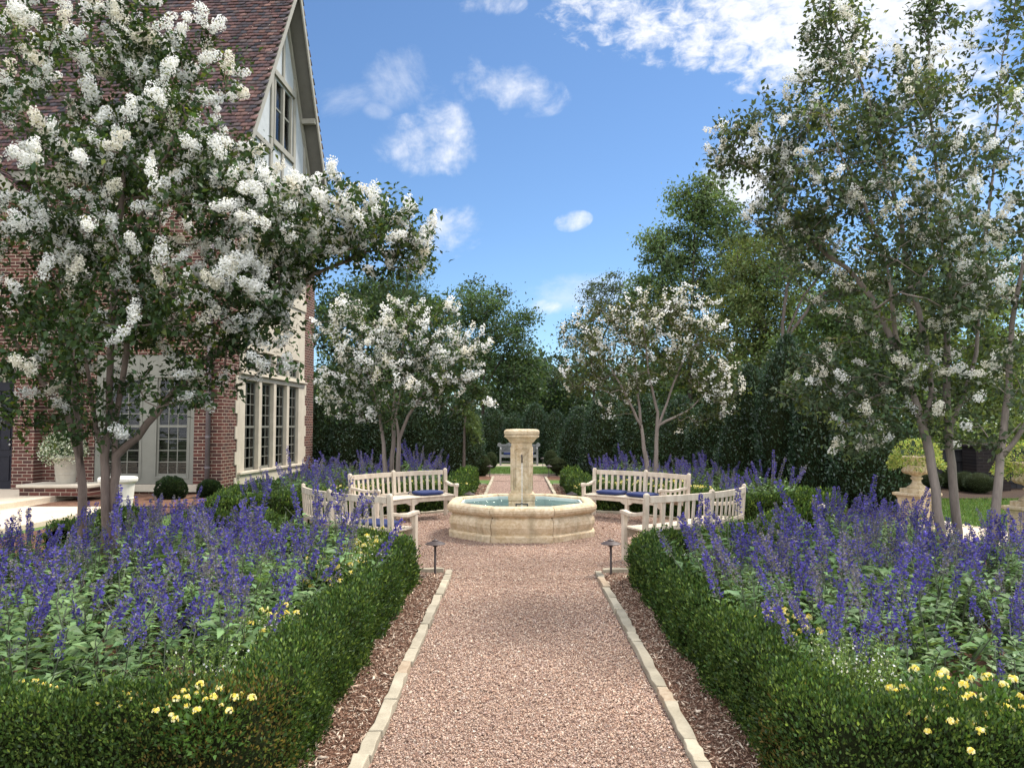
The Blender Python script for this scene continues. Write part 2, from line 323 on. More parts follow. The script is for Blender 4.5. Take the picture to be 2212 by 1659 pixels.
def m_fountain():
    m, t, out = newmat('carved_limestone'); v = objco(t)
    a = noise(t, v, 2.2, 6, 0.65, 0.5); b = noise(t, v, 16, 6, 0.7, 0.8); f = noise(t, v, 95, 3, 0.6)
    s = noise(t, swz(t, v, ('X', 'Y', 'Z'), (7, 7, 0.8)), 1.0, 5, 0.6)
    c = ramp(t, a, [(0.3, (0.60, 0.47, 0.29)), (0.5, (0.68, 0.56, 0.39)), (0.72, (0.72, 0.63, 0.47))])
    c = mixc(t, ramp(t, b, [(0.40, (0, 0, 0)), (0.66, (0.7, 0.7, 0.7))]), c, (0.40, 0.265, 0.125))
    c = mixc(t, ramp(t, s, [(0.48, (0, 0, 0)), (0.70, (0.65, 0.65, 0.65))]), c, (0.33, 0.265, 0.17))
    vo = nd(t, 'ShaderNodeTexVoronoi', feature='DISTANCE_TO_EDGE'); vo.inputs['Scale'].default_value = 5.5; t.links.new(mixc(t, 0.12, v, b, 'LINEAR_LIGHT'), vo.inputs['Vector'])
    cr = ramp(t, vo.outputs['Distance'], [(0.0, (0, 0, 0)), (0.05, (1, 1, 1))])
    h = mth(t, 'ADD', mth(t, 'ADD', mth(t, 'MULTIPLY', b, 0.9), mth(t, 'MULTIPLY', f, 0.25)), mth(t, 'MULTIPLY', cr, 0.12))
    return finish(m, t, out, c, 0.82, h, 0.8, 0.02, 0.3)
M['fountain'] = m_fountain()
def m_ground(name, stops, sc, fine, rough=0.95, bstr=0.6, bd=0.02):
    m, t, out = newmat(name); v = worldco(t); a = noise(t, v, sc, 6, 0.65); f = noise(t, v, fine, 5, 0.7)
    k = mth(t, 'ADD', mth(t, 'MULTIPLY', a, 0.45), mth(t, 'MULTIPLY', f, 0.55))
    return finish(m, t, out, ramp(t, k, stops), rough, f, bstr, bd, 0.15)
M['lawn'] = m_ground('lawn_grass', [(0.3, (0.045, 0.085, 0.022)), (0.5, (0.085, 0.14, 0.038)), (0.7, (0.13, 0.175, 0.06))], 1.6, 60)
M['soil'] = m_ground('soil', [(0.3, (0.02, 0.013, 0.009)), (0.55, (0.05, 0.032, 0.022)), (0.75, (0.085, 0.055, 0.038))], 3, 45)
M['mulch'] = m_ground('mulch', [(0.32, (0.045, 0.022, 0.014)), (0.5, (0.13, 0.068, 0.044)), (0.68, (0.25, 0.15, 0.105))], 3, 70)
M['paving'] = m_ground('pale_flagstone', [(0.3, (0.45, 0.37, 0.27)), (0.5, (0.56, 0.47, 0.36)), (0.7, (0.64, 0.56, 0.45))], 2, 30, 0.85, 0.3, 0.006)
def m_gravel():
    m, t, out = newmat('pea_gravel'); v = worldco(t)
    vo = nd(t, 'ShaderNodeTexVoronoi'); vo.inputs['Scale'].default_value = 72; t.links.new(v, vo.inputs['Vector'])
    sc = nd(t, 'ShaderNodeSeparateColor'); t.links.new(vo.outputs['Color'], sc.inputs[0])
    c = ramp(t, sc.outputs[0], [(0.0, (0.10, 0.06, 0.05)), (0.25, (0.27, 0.165, 0.125)), (0.55, (0.42, 0.28, 0.22)), (0.85, (0.55, 0.42, 0.34)), (1.0, (0.66, 0.55, 0.47))])
    big = noise(t, v, 1.1, 4); c = mixc(t, mth(t, 'MULTIPLY', big, 0.35), c, (0.30, 0.19, 0.145))
    c = mixc(t, ramp(t, vo.outputs['Distance'], [(0.35, (0, 0, 0)), (0.75, (0.8, 0.8, 0.8))]), c, (0.08, 0.05, 0.04))
    h = mth(t, 'SUBTRACT', 1.0, vo.outputs['Distance'])
    return finish(m, t, out, c, 0.9, h, 0.9, 0.012, 0.2)
M['gravel'] = m_gravel()
def m_brick(name, order, cols=((0.105, 0.038, 0.030), (0.045, 0.023, 0.022)), mortar=(0.34, 0.285, 0.22)):
    m, t, out = newmat(name); v = swz(t, objco(t), order)
    b = nd(t, 'ShaderNodeTexBrick'); t.links.new(v, b.inputs['Vector']); b.inputs['Scale'].default_value = 1.0
    b.inputs['Brick Width'].default_value = 0.235; b.inputs['Row Height'].default_value = 0.081; b.inputs['Mortar Size'].default_value = 0.0075
    b.inputs['Mortar Smooth'].default_value = 0.25; b.inputs['Bias'].default_value = -0.1; b.offset = 0.5
    b.inputs['Color1'].default_value = (*cols[0], 1); b.inputs['Color2'].default_value = (*cols[1], 1); b.inputs['Mortar'].default_value = (*mortar, 1)
    n = noise(t, objco(t), 1.3, 5); f = noise(t, objco(t), 40, 4)
    k = mth(t, 'ADD', 0.62, mth(t, 'ADD', mth(t, 'MULTIPLY', n, 0.4), mth(t, 'MULTIPLY', f, 0.4)))
    cc = nd(t, 'ShaderNodeCombineColor')
    for i in range(3): t.links.new(k, cc.inputs[i])
    h = mth(t, 'ADD', mth(t, 'SUBTRACT', 1.0, b.outputs['Fac']), mth(t, 'MULTIPLY', f, 0.4))
    return finish(m, t, out, mixc(t, 1.0, b.outputs['Color'], cc.outputs[0], 'MULTIPLY'), 0.88, h, 0.7, 0.01, 0.2)
M['brick_front'] = m_brick('brick_front', ('X', 'Z', None)); M['brick_side'] = m_brick('brick_side', ('Y', 'Z', None))
M['brick_dark'] = m_brick('brick_dark', ('X', 'Z', None), ((0.022, 0.016, 0.015), (0.012, 0.010, 0.011)), (0.035, 0.03, 0.028))
def m_glass(name, tint=(0.92, 0.95, 0.95), refl=0.06):
    m, t, out = newmat(name); tr = nd(t, 'ShaderNodeBsdfTransparent'); tr.inputs['Color'].default_value = (*tint, 1)
    g = nd(t, 'ShaderNodeBsdfGlossy'); g.inputs['Roughness'].default_value = 0.03
    fr = nd(t, 'ShaderNodeFresnel'); fr.inputs['IOR'].default_value = 1.33
    b = nd(t, 'ShaderNodeBump'); b.inputs['Strength'].default_value = 0.15; b.inputs['Distance'].default_value = 0.02
    t.links.new(noise(t, objco(t), 3.0, 2), b.inputs['Height']); t.links.new(b.outputs[0], g.inputs['Normal'])
    f = mth(t, 'ADD', fr.outputs[0], refl); s = nd(t, 'ShaderNodeMixShader')
    t.links.new(f, s.inputs[0]); t.links.new(tr.outputs[0], s.inputs[1]); t.links.new(g.outputs[0], s.inputs[2]); t.links.new(s.outputs[0], out.inputs['Surface'])
    return m
M['glass'] = m_glass('window_glass', (0.78, 0.82, 0.84), 0.0)
def m_water():
    m, t, out = newmat('fountain_water'); v = objco(t)
    w = noise(t, swz(t, v, ('X', 'Y', 'Z'), (1, 2.2, 1)), 9, 4, 0.55, 0.8)
    b = nd(t, 'ShaderNodeBump'); b.inputs['Strength'].default_value = 1.0; b.inputs['Distance'].default_value = 0.06; wv = nd(t, 'ShaderNodeTexWave', wave_type='RINGS', rings_direction='Z'); wv.inputs['Scale'].default_value = 7; wv.inputs['Distortion'].default_value = 2.5; wv.inputs['Detail'].default_value = 3
    mp = nd(t, 'ShaderNodeMapping'); mp.inputs['Location'].default_value = (0, 0.276, 0); t.links.new(v, mp.inputs['Vector']); t.links.new(mp.outputs[0], wv.inputs['Vector'])
    t.links.new(mth(t, 'ADD', w, mth(t, 'MULTIPLY', wv.outputs['Fac'], 0.35)), b.inputs['Height'])
    tr = nd(t, 'ShaderNodeBsdfTransparent'); tr.inputs['Color'].default_value = (0.86, 0.95, 0.94, 1)
    g = nd(t, 'ShaderNodeBsdfGlossy'); g.inputs['Roughness'].default_value = 0.04; t.links.new(b.outputs[0], g.inputs['Normal'])
    fr = nd(t, 'ShaderNodeFresnel'); fr.inputs['IOR'].default_value = 1.33; t.links.new(b.outputs[0], fr.inputs['Normal'])
    s = nd(t, 'ShaderNodeMixShader'); t.links.new(fr.outputs[0], s.inputs[0]); t.links.new(tr.outputs[0], s.inputs[1]); t.links.new(g.outputs[0], s.inputs[2])
    t.links.new(s.outputs[0], out.inputs['Surface']); return m
M['water'] = m_water()
def m_stream():
    m, t, out = newmat('falling_water'); tr = nd(t, 'ShaderNodeBsdfTransparent'); d = nd(t, 'ShaderNodeBsdfPrincipled'); d.inputs['Base Color'].default_value = (0.85, 0.9, 0.92, 1); d.inputs['Roughness'].default_value = 0.08
    s = nd(t, 'ShaderNodeMixShader'); t.links.new(mth(t, 'MULTIPLY', noise(t, objco(t), 38, 2), 1.0), s.inputs[0]); t.links.new(tr.outputs[0], s.inputs[1]); t.links.new(d.outputs[0], s.inputs[2]); t.links.new(s.outputs[0], out.inputs['Surface']); return m
M['stream'] = m_stream()
M['basin_floor'] = simple('pale_basin_lining', (0.40, 0.50, 0.49), (0.58, 0.65, 0.62), 5, 0.8)
# ------------------------------------------------------------------ ground
CC = np.array([0.0, 11.5])                       # centre of the round court
def arcpts(r, a0, a1, n, c=CC): return [(c[0]+r*math.sin(a0+(a1-a0)*i/n), c[1]+r*math.cos(a0+(a1-a0)*i/n)) for i in range(n+1)]
RC = 3.3
sheet('ground', [(-400, -60), (400, -60), (400, 900), (-400, 900)], -0.03, M['lawn'])
sheet('gravel_court', arcpts(RC, 0, 2*math.pi*63/64, 63), 0.004, M['gravel'])
sheet('gravel_path', [(-0.8, -3), (0.8, -3), (0.8, 8.9), (-0.8, 8.9)], 0.0, M['gravel'])
sheet('far_gravel_path', [(-0.8, 13.9), (0.8, 13.9), (0.8, 25.2), (-0.8, 25.2)], 0.0, M['gravel'])
sheet('side_gravel_path', [(-6.5, 10.75), (6.3, 10.75), (6.3, 12.25), (-6.5, 12.25)], -0.004, M['gravel'])
sheet('ring_gravel_path', arcpts(5.6, 0, 2*math.pi*63/64, 63, np.array([0.0, 28.0])), 0.008, M['gravel'])
sheet('round_lawn', arcpts(3.9, 0, 2*math.pi*63/64, 63, np.array([0.0, 29.0])), 0.02, M['lawn'])
for sgn, side in ((-1, 'left'), (1, 'right')):
    a1 = math.pi-math.asin(0.86/RC); a2 = math.pi-math.acos((CC[1]-10.75)/RC)+0.0
    a2 = math.pi/2+math.asin(0.75/RC)
    pts = [(0.86, -2.5)]+arcpts(RC, a1, a2, 20)+[(5.6, 10.75), (5.6, -2.5)]
    sheet('mulch_bed_'+side, [(sgn*x, y) for x, y in pts], 0.014, M['mulch'])
    b1 = math.asin(0.86/RC); b2 = math.pi/2-math.asin(0.75/RC)
    pts = [(0.86, 21.0)]+arcpts(RC, b1, b2, 20)+[(5.6, 12.25), (5.6, 21.0)]
    sheet('far_mulch_bed_'+side, [(sgn*x, y) for x, y in pts], 0.014, M['mulch'])
    sheet('lawn_patch_'+side, [(sgn*0.86, 21.0), (sgn*2.6, 21.0), (sgn*2.6, 22.5), (sgn*0.86, 22.5)], 0.03, M['lawn'])
    sheet('topiary_mulch_'+side, [(sgn*0.86, 22.5), (sgn*3.4, 22.5), (sgn*3.4, 24.3), (sgn*0.86, 24.3)], 0.014, M['mulch'])
sheet('hedge_soil', [(-40, 31.6), (40, 31.6), (40, 46), (-40, 46)], 0.012, M['soil'])
sheet('right_hedge_soil', [(5.7, 12.5), (6.7, 12.8), (8.3, 16.5), (8.8, 31), (4.6, 31), (4.6, 21.2), (5.7, 21.2)], 0.010, M['soil'])
sheet('left_hedge_soil', [(-6.6, 21.3), (-1.6, 21.3), (-2.2, 31), (-12, 31), (-12, 25.5), (-6.6, 25.5)], 0.010, M['soil'])
g = [gnd(*p) for p in ((2030, 1124), (2230, 1157), (2330, 1215), (2030, 1156))]
sheet('stone_paving', [(p[0], p[1]) for p in g], 0.006, M['paving'])
sheet('left_border_soil', [(-7.6, 3), (-5.6, 3), (-5.6, 10.7), (-6.6, 12.0), (-6.6, 17.9), (-7.6, 17.9)], 0.002, M['mulch'])
sheet('window_soil', [(-9.9, 15.3), (-6.65, 15.3), (-6.65, 18.0), (-9.9, 18.0)], 0.022, M['mulch'])
sheet('fence_soil', [(8.5, 17.2), (26, 17.2), (26, 24), (10, 24)], 0.004, M['soil'])

# loose gravel and bark chips lying on the paths
def scatter(rects, dens_fn, inside):
    out = []
    for x0, x1, y0, y1 in rects:
        n = int((x1-x0)*(y1-y0)*14000); P = np.stack([rng.uniform(x0, x1, n), rng.uniform(y0, y1, n)], 1)
        k = (rng.random(n)*14000 < dens_fn(P)) & inside(P); out.append(P[k])
    return np.concatenate(out)
A = Acc()
def court(P): return (np.hypot(P[:, 0]-CC[0], P[:, 1]-CC[1]) < 3.2) | ((np.abs(P[:, 0]) < 0.77) & (P[:, 1] < 9))
def gd(P): return np.interp(P[:, 1], [3.3, 5.5, 8.5, 11, 15], [14000, 12000, 6000, 2200, 700])
P = scatter([(-0.77, 0.77, 3.3, 8.6), (-3.2, 3.2, 8.3, 14.7)], gd, court); n = len(P)
s = np.exp(rng.normal(math.log(0.0037), 0.34, n))*np.interp(P[:, 1], [3, 9, 15], [1.0, 1.25, 1.7])
pal = np.array([[0.64, 0.50, 0.42], [0.52, 0.37, 0.29], [0.43, 0.28, 0.22], [0.32, 0.19, 0.145], [0.16, 0.10, 0.085], [0.70, 0.61, 0.54], [0.48, 0.36, 0.33]])
C = (0.78+0.4*vnoise(np.c_[P, P[:, 0]*0], 1.3, 5))[:, None]*np.array([0.86, 0.83, 0.765])*(0.82*pal+0.18*np.array([0.46, 0.34, 0.27]))[rng.choice(7, n, p=[.2, .22, .18, .13, .08, .08, .11])]*(1+rng.normal(size=(n, 1))*0.12)
A.add(*rocks(np.c_[P, 0.004+s*0.55+rng.random(n)*0.004], s*1.25, s, s*0.75, C.clip(0.02, 0.85), 0.4))
tag(link('loose_gravel', A.mesh('loose_gravel'), M['pebble']), kind='stuff')
A = Acc()
def strip(P): return np.hypot(P[:, 0], P[:, 1]-CC[1]) > 3.25
P = scatter([(-1.35, -0.87, 3.0, 8.6), (0.87, 1.35, 3.0, 8.6), (-1.2, -0.88, 14.6, 20.8), (0.88, 1.2, 14.6, 20.8)], lambda P: np.interp(P[:, 1], [3, 8, 15], [6500, 4200, 800]), strip); n = len(P)
L = np.exp(rng.normal(math.log(0.0068), 0.45, n))*np.interp(P[:, 1], [3, 9, 20], [1, 1.2, 2.0])
pal = np.array([[0.50, 0.36, 0.28], [0.30, 0.175, 0.125], [0.17, 0.085, 0.058], [0.09, 0.045, 0.032], [0.40, 0.26, 0.19]])
C = np.array([1.2, 1.38, 1.40])*pal[rng.choice(5, n, p=[.15, .28, .27, .14, .16])]*(1+rng.normal(size=(n, 1))*0.15)
A.add(*rocks(np.c_[P, 0.018+rng.random(n)*0.012], L*1.7, L*0.42, L*0.22, C.clip(0.01, 0.8), 0.45))
tag(link('bark_mulch', A.mesh('bark_mulch'), M['chip']), kind='stuff')
# short grass blades on the lawns one can see
def blades(name, polyfn, n, box, h):
    P = np.stack([rng.uniform(box[0], box[1], n), rng.uniform(box[2], box[3], n), np.full(n, box[4])], 1); P = P[polyfn(P)]; n = len(P)
    A = Acc(); A.add(*leafquads(P, np.c_[rng.normal(size=(n, 2))*0.45, np.ones(n)], rdir(n), h*rng.uniform(0.6, 1.4, n), np.full(n, h*0.22), hues(n, (0.085, 0.155, 0.035), 0.25, (0.16, 0.2, 0.07), 0.2)))
    tag(link(name, A.mesh(name), M['leaf']), kind='stuff')
blades('lawn_blades', lambda P: (P[:, 1] > 11.6+0.5*(8.6-P[:, 0])) & (P[:, 1] < 17.3), 30000, (7, 13, 12, 17.3, -0.03), 0.06)
blades('round_lawn_blades', lambda P: np.hypot(P[:, 0], P[:, 1]-29) < 3.8, 14000, (-3, 3, 25, 29, 0.02), 0.05)

# ------------------------------------------------------------------ stone edging
EDG = []
for k in range(7):
    L = 0.24+0.045*k; mb = MB(); w = 0.036
    rings = []
    for i in range(5):
        y = -L/2+L*i/4; j = lambda a: random.uniform(-a, a)
        rings.append([(-w+j(.006), y, -0.03), (w+j(.006), y, -0.03), (w+j(.008), y+j(.005), 0.046+j(.006)), (-w+j(.008), y+j(.005), 0.046+j(.006))])
    mb.loft(rings); me = bpy.data.meshes.new('edging_stone'); me.from_pydata(mb.v, [], mb.f); me.update(); me.materials.append(M['edging']); EDG.append((L, me))
def edging(pts, label, group, rust=()):
    pts = [Vector((p[0], p[1], 0)) for p in pts]; seg = 0; pos = 0.0; c = 0
    tot = sum((pts[i+1]-pts[i]).length for i in range(len(pts)-1))
    def P(s):
        for i in range(len(pts)-1):
            l = (pts[i+1]-pts[i]).length
            if s <= l or i == len(pts)-2: return pts[i]+(pts[i+1]-pts[i])*min(s/l, 1.0)
            s -= l
    while pos < tot-0.14:
        L, me = random.choice([e for e in EDG if e[0] <= tot-pos+0.05] or [EDG[0]])
        a, b = P(pos), P(min(pos+L, tot)); d = b-a
        if c in rust: me = me.copy(); me.materials.clear(); me.materials.append(M['edging_rust'])
        o = link('edging_stone', me); o.location = (a+b)/2+Vector((random.uniform(-.006, .006), random.uniform(-.004, .004), random.uniform(-.006, .004)))
        o.rotation_euler = (random.uniform(-.02, .02), random.uniform(-.04, .04), math.atan2(-d.x, d.y)+random.uniform(-.02, .02))
        bv = o.modifiers.new('bevel', 'BEVEL'); bv.width = 0.006; bv.segments = 2
        if c in rust: tag(o, rust[c], 'edging stone', group)
        else: tag(o, label, 'edging stone', group)
        pos += L+random.uniform(0.004, 0.012); c += 1
edging([(-0.82, 2.6), (-0.82, 8.62)], 'pale limestone block in the row edging the left side of the near gravel path', 'edging stones on the left of the near path', {6: 'rust stained limestone block in the edging row left of the near gravel path'})
edging([(0.82, 2.75), (0.82, 8.62)], 'pale limestone block in the row edging the right side of the near gravel path', 'edging stones on the right of the near path', {5: 'rusty brown limestone block, nearer of two in the right path edging', 13: 'rusty brown limestone block, farther of two in the right path edging'})
edging([(-0.89, 8.60), (-1.5, 8.6)], 'limestone block across the mulch strip end beside the left path light', 'edging stones closing the left mulch strip')
edging([(0.89, 8.60), (1.5, 8.6)], 'limestone block across the mulch strip end beside the right path light', 'edging stones closing the right mulch strip')
for sgn, sd_ in ((-1, 'left'), (1, 'right')):
    edging([(sgn*0.82, 14.75), (sgn*0.82, 23.9)], 'small pale limestone block edging the %s side of the path beyond the fountain' % sd_, 'edging stones on the %s of the far path' % sd_)
    pts = arcpts(3.27, R(17), R(74), 16); edging([(sgn*x, y) for x, y in pts], 'limestone block at the gravel edge behind the far %s bench' % sd_, 'edging stones behind the far %s bench' % sd_)
    pts = arcpts(3.27, R(106), R(157), 16); edging([(sgn*x, y) for x, y in pts], 'limestone block at the gravel edge behind the near %s bench' % sd_, 'edging stones behind the near %s bench' % sd_)
    edging([(sgn*0.92, 21.0), (sgn*2.5, 21.0)], 'limestone block fronting the small lawn patch %s of the far path' % sd_, 'edging stones of the %s lawn patch' % sd_)
pts = arcpts(3.95, R(180-42), R(180+42), 24, np.array([0.0, 29.0])); edging(pts, 'limestone block in the curved front edge of the round lawn', 'edging stones of the round lawn')

# ------------------------------------------------------------------ fountain
FY = 11.76
ft = empty('fountain', (0, FY, 0), 0, 'octagonal yellow limestone fountain with square pillar spout in the gravel court', 'fountain')
prof = [(0.90, 0.0), (1.085, 0.0), (1.09, 0.085), (1.08, 0.10), (1.045, 0.105), (1.065, 0.15), (1.085, 0.21), (1.085, 0.26), (1.06, 0.315), (1.02, 0.345), (1.055, 0.358), (1.095, 0.385),
        (1.115, 0.42), (1.115, 0.455), (1.095, 0.488), (1.06, 0.503), (0.96, 0.503), (0.935, 0.495), (0.93, 0.47), (0.93, 0.20), (0.90, 0.20)]
tn = math.tan(math.pi/8)
def segment(k, profile, gap):
    mb = MB(); n = 10; rings = []
    for i in range(n+1):
        u = -1+2*i/n; ring = []
        for r, z in profile:
            w = r*tn-gap; e = 1-0.012*max(0, (abs(u)-0.9)/0.1)**2 if r > 0.95 else 1
            ring.append((u*w, -(r*e), z))
        rings.append(ring)
    mb.loft(rings)
    Mx = Matrix.Rotation(k*math.pi/4, 4, 'Z'); mb.v = [tuple(Mx @ Vector(p)) for p in mb.v]
    return mb
for k in range(8): segment(k, prof, 0.009).build('basin_segment', M['fountain'], ft, bevel=0.010, seg=2)
mb = MB(); mb.lathe([(1.075, 0.01), (1.095, 0.01), (1.095, 0.475), (1.075, 0.475), (1.075, 0.01)], 8, cap=False)
Mx = Matrix.Rotation(math.pi/8, 4, 'Z'); mb.v = [tuple(Mx @ Vector(p)) for p in mb.v]; mb.build('joint_mortar', M['soil'], ft)
mb = MB(); mb.lathe([(0.0, 0.0), (1.0, 0.0), (1.0, 0.47), (0.97, 0.47), (0.97, 0.30), (0.0, 0.30)], 8, cap=False)
Mx = Matrix.Rotation(math.pi/8, 4, 'Z'); mb.v = [tuple(Mx @ Vector(p)) for p in mb.v]
mb.build('basin_lining', M['basin_floor'], ft)
mb = MB(); mb.add([(1.003*math.sin(math.pi/8+k*math.pi/4), 1.003*math.cos(math.pi/8+k*math.pi/4), 0.425) for k in range(8)][::-1], [tuple(range(8))]); mb.build('water', M['water'], ft)
mb = MB(); mb.square([(0.20, 0.29), (0.20, 0.50)]); mb.build('pillar_block', M['fountain'], ft, bevel=0.012)
mb = MB(); mb.square([(0.198, 0.50), (0.205, 0.515), (0.207, 0.56), (0.195, 0.60), (0.172, 0.615), (0.163, 0.62)]); mb.build('pillar_plinth', M['fountain'], ft, bevel=0.008)
mb = MB(); mb.square([(0.161, 0.62), (0.159, 1.011)]); mb.square([(0.150, 1.011), (0.150, 1.021)]); mb.square([(0.159, 1.021), (0.158, 1.375)]); mb.build('pillar_shaft', M['fountain'], ft, bevel=0.006)
mb = MB(); mb.square([(0.158, 1.375), (0.174, 1.378), (0.180, 1.39), (0.192, 1.398), (0.205, 1.42), (0.232, 1.45), (0.255, 1.463), (0.263, 1.47), (0.265, 1.492), (0.246, 1.496), (0.246, 1.51)])
mb.square([(0.266, 1.508), (0.269, 1.556), (0.243, 1.582), (0.12, 1.588)]); mb.build('pillar_cap', M['fountain'], ft, bevel=0.007)
for k in range(4):                                  # raised panel mouldings on each face of the pillar
    mb = MB()
    for half, zb, zt, ht, rad, off in ((0.120, 0.68, 1.30, 0.028, 0.013, 0.0), (0.092, 0.705, 1.272, 0.026, 0.008, 0.0)):
        pth = [(-half, zb), (half, zb), (half, zt-0.035)]
        for i in range(13):
            u = 1-i/6; x = half*u*0.98
            pth.append((x, zt-0.035+ht*(abs(math.cos(u*math.pi*0.5))**0.6)*1.6-0.026*math.exp(-(u/0.16)**2)))
        pth += [(-half, zt-0.035), (-half, zb)]
        mb.tube([(x, -0.159, z) for x, z in pth], rad, 6)
    Mx = Matrix.Rotation(k*math.pi/2, 4, 'Z'); mb.v = [tuple(Mx @ Vector(p)) for p in mb.v]
    mb.build('panel_moulding', M['fountain'], ft, smooth=True)
mb = MB(); Mx = Matrix.Translation((0, -0.158, 1.19)) @ Matrix.Rotation(math.pi/2, 4, 'X')
mb.lathe([(0.0, 0.03), (0.022, 0.03), (0.026, 0.018), (0.036, 0.022), (0.044, 0.014), (0.046, 0.0)][::-1], 20); mb.v = [tuple(Mx @ Vector(p)) for p in mb.v]; mb.build('spout_rosette', M['fountain'], ft, smooth=True)
mb = MB(); mb.tube([(0, -0.17, 1.19), (0, -0.22, 1.195), (0.0, -0.255, 1.185), (0.003, -0.268, 1.15), (0.003, -0.27, 1.08)], [0.011, 0.011, 0.011, 0.011, 0.012], 8); mb.build('spout', M['bronze'], ft, smooth=True)
mb = MB(); mb.tube([(0.003, -0.27, 1.08), (0.003, -0.272, 0.9), (0.004, -0.274, 0.65), (0.002, -0.276, 0.42)], [0.006, 0.0045, 0.005, 0.007], 6); mb.build('water_stream', M['stream'], ft, smooth=True)
mb = MB()
for a in (-0.085, 0.085): mb.tube([(a, -0.20, 0.46), (a, -0.30, 0.465), (a, -0.305, 0.40)], 0.010, 6)
mb.tube([(-0.085, -0.30, 0.465), (-0.03, -0.30, 0.465), (0.0, -0.30, 0.478), (0.03, -0.30, 0.465), (0.085, -0.30, 0.465)], 0.010, 6); mb.build('iron_rest', M['iron'], ft)

# ------------------------------------------------------------------ curved benches
R0, RB, HALF = 2.75, 3.0, R(20.4)
def bench():
    b = empty('garden_bench'); J = random.uniform
    def P(r, t, z): return Vector((r*math.sin(t), r*math.cos(t)-R0, z))
    mb = MB(); r = 2.47
    for k in range(6): mb.arc(r, r+0.068, -HALF+.005, HALF-.005, 0.405, 0.428+0.003*(k % 2), 14, R0); r += 0.079
    mb.build('seat', M['teak'], b, bevel=0.005)
    mb = MB(); mb.arc(2.485, 2.515, -HALF+.015, HALF-.015, 0.335, 0.402, 14, R0); mb.arc(2.90, 2.93, -HALF+.015, HALF-.015, 0.335, 0.402, 14, R0)
    for t, s in ((-HALF+.02, 1), (-.012, -1), (.012, 1), (HALF-.02, -1)): mb.arc(2.487, 2.513, min(t, t+s*R(2.6)), max(t, t+s*R(2.6)), lambda q, t=t, s=s: 0.285+0.05*min(1, abs(q-t)/R(2.6))**1.6, 0.335, 4, R0)
    mb.build('seat_rail', M['teak'], b, bevel=0.004)
    mb = MB()
    for t0, t1 in ((-HALF+.012, -.012), (.012, HALF-.012)):
        mb.arc(3.005, 3.040, t0, t1, 0.765, 0.845, 8, R0); mb.arc(2.975, 3.005, t0, t1, 0.425, 0.475, 8, R0)
        nn = 8
        for i in range(nn):
            t = t0+(t1-t0)*(i+0.7)/(nn+0.4); w = 0.024/3.0; lo = (2.985, 0.47); hi = (3.013, 0.772)
            vs = []
            for (rr, z) in (lo, hi):
                for q, dr in ((-w, 0), (w, 0), (w, 0.014), (-w, 0.014)): vs.append(P(rr+dr, t+q, z))
            mb.loft([vs[:4], vs[4:]])
    mb.build('backrest', M['teak'], b, bevel=0.003)
    for t in (-HALF, 0.0, HALF):
        mb = MB(); w = 0.031/3.0; rings = []
        for z, rr, ww in ((0.0, 2.98, 1), (0.43, 2.98, 1), (0.83, 3.012, 1), (0.858, 3.014, 1), (0.874, 3.014, 0.78), (0.882, 3.014, 0.4)):
            rings.append([P(rr-0.025*ww, t-w*ww, z), P(rr-0.025*ww, t+w*ww, z), P(rr+0.025*ww, t+w*ww, z), P(rr+0.025*ww, t-w*ww, z)])
        mb.loft(rings); mb.build('back_post', M['teak'], b, bevel=0.006)
    for t in (-HALF, 0.0, HALF):
        mb = MB(); w = 0.029/2.5; zt = 0.60 if t else 0.40
        mb.loft([[P(2.50-0.029, t-w, z), P(2.50-0.029, t+w, z), P(2.50+0.029, t+w, z), P(2.50+0.029, t-w, z)] for z in (0, zt)]); mb.build('front_leg', M['teak'], b, bevel=0.005)
    for t in (-HALF, HALF):
        mb = MB(); rings = []
        for rr, z, ww in ((2.99, 0.655, 0.8), (2.90, 0.645, 0.9), (2.78, 0.622, 1), (2.66, 0.612, 1.1), (2.56, 0.622, 1.2), (2.49, 0.634, 1.25), (2.455, 0.63, 1.2), (2.44, 0.612, 1.1)):
            w = 0.030*ww/rr; rings.append([P(rr, t-w, z-0.045), P(rr, t+w, z-0.045), P(rr, t+w, z), P(rr, t-w, z)])
        mb.loft(rings); mb.build('armrest', M['teak'], b, bevel=0.008)
    return b
proto = bench()
BA = {'fl': (-2.20, 9.62, -132.9), 'bl': (-2.04, 13.17, -48.0), 'br': (2.0, 13.28, 48.8), 'fr': (2.156, 9.64, 137.6)}
blab = {'fl': 'curved teak bench seen from behind beyond the left boxwood hedge, left of the fountain', 'bl': 'curved teak bench facing us behind the fountain on the left, one blue cushion',
        'br': 'curved teak bench facing us behind the fountain on the right, two blue cushions', 'fr': 'curved teak bench seen from behind beyond the right hedge, no cushion showing'}
BEN = {}
for i, k in enumerate(BA):
    o = proto if i == 0 else copy_tree(proto); bx_, by_, a = BA[k][0], BA[k][1], R(BA[k][2])
    o.location = (bx_, by_, 0.004); o.rotation_euler = (0, 0, -a); o.scale = (1, 1, 0.97)
    tag(o, blab[k], 'bench', 'curved teak benches round the fountain'); BEN[k] = (bx_, by_, a)
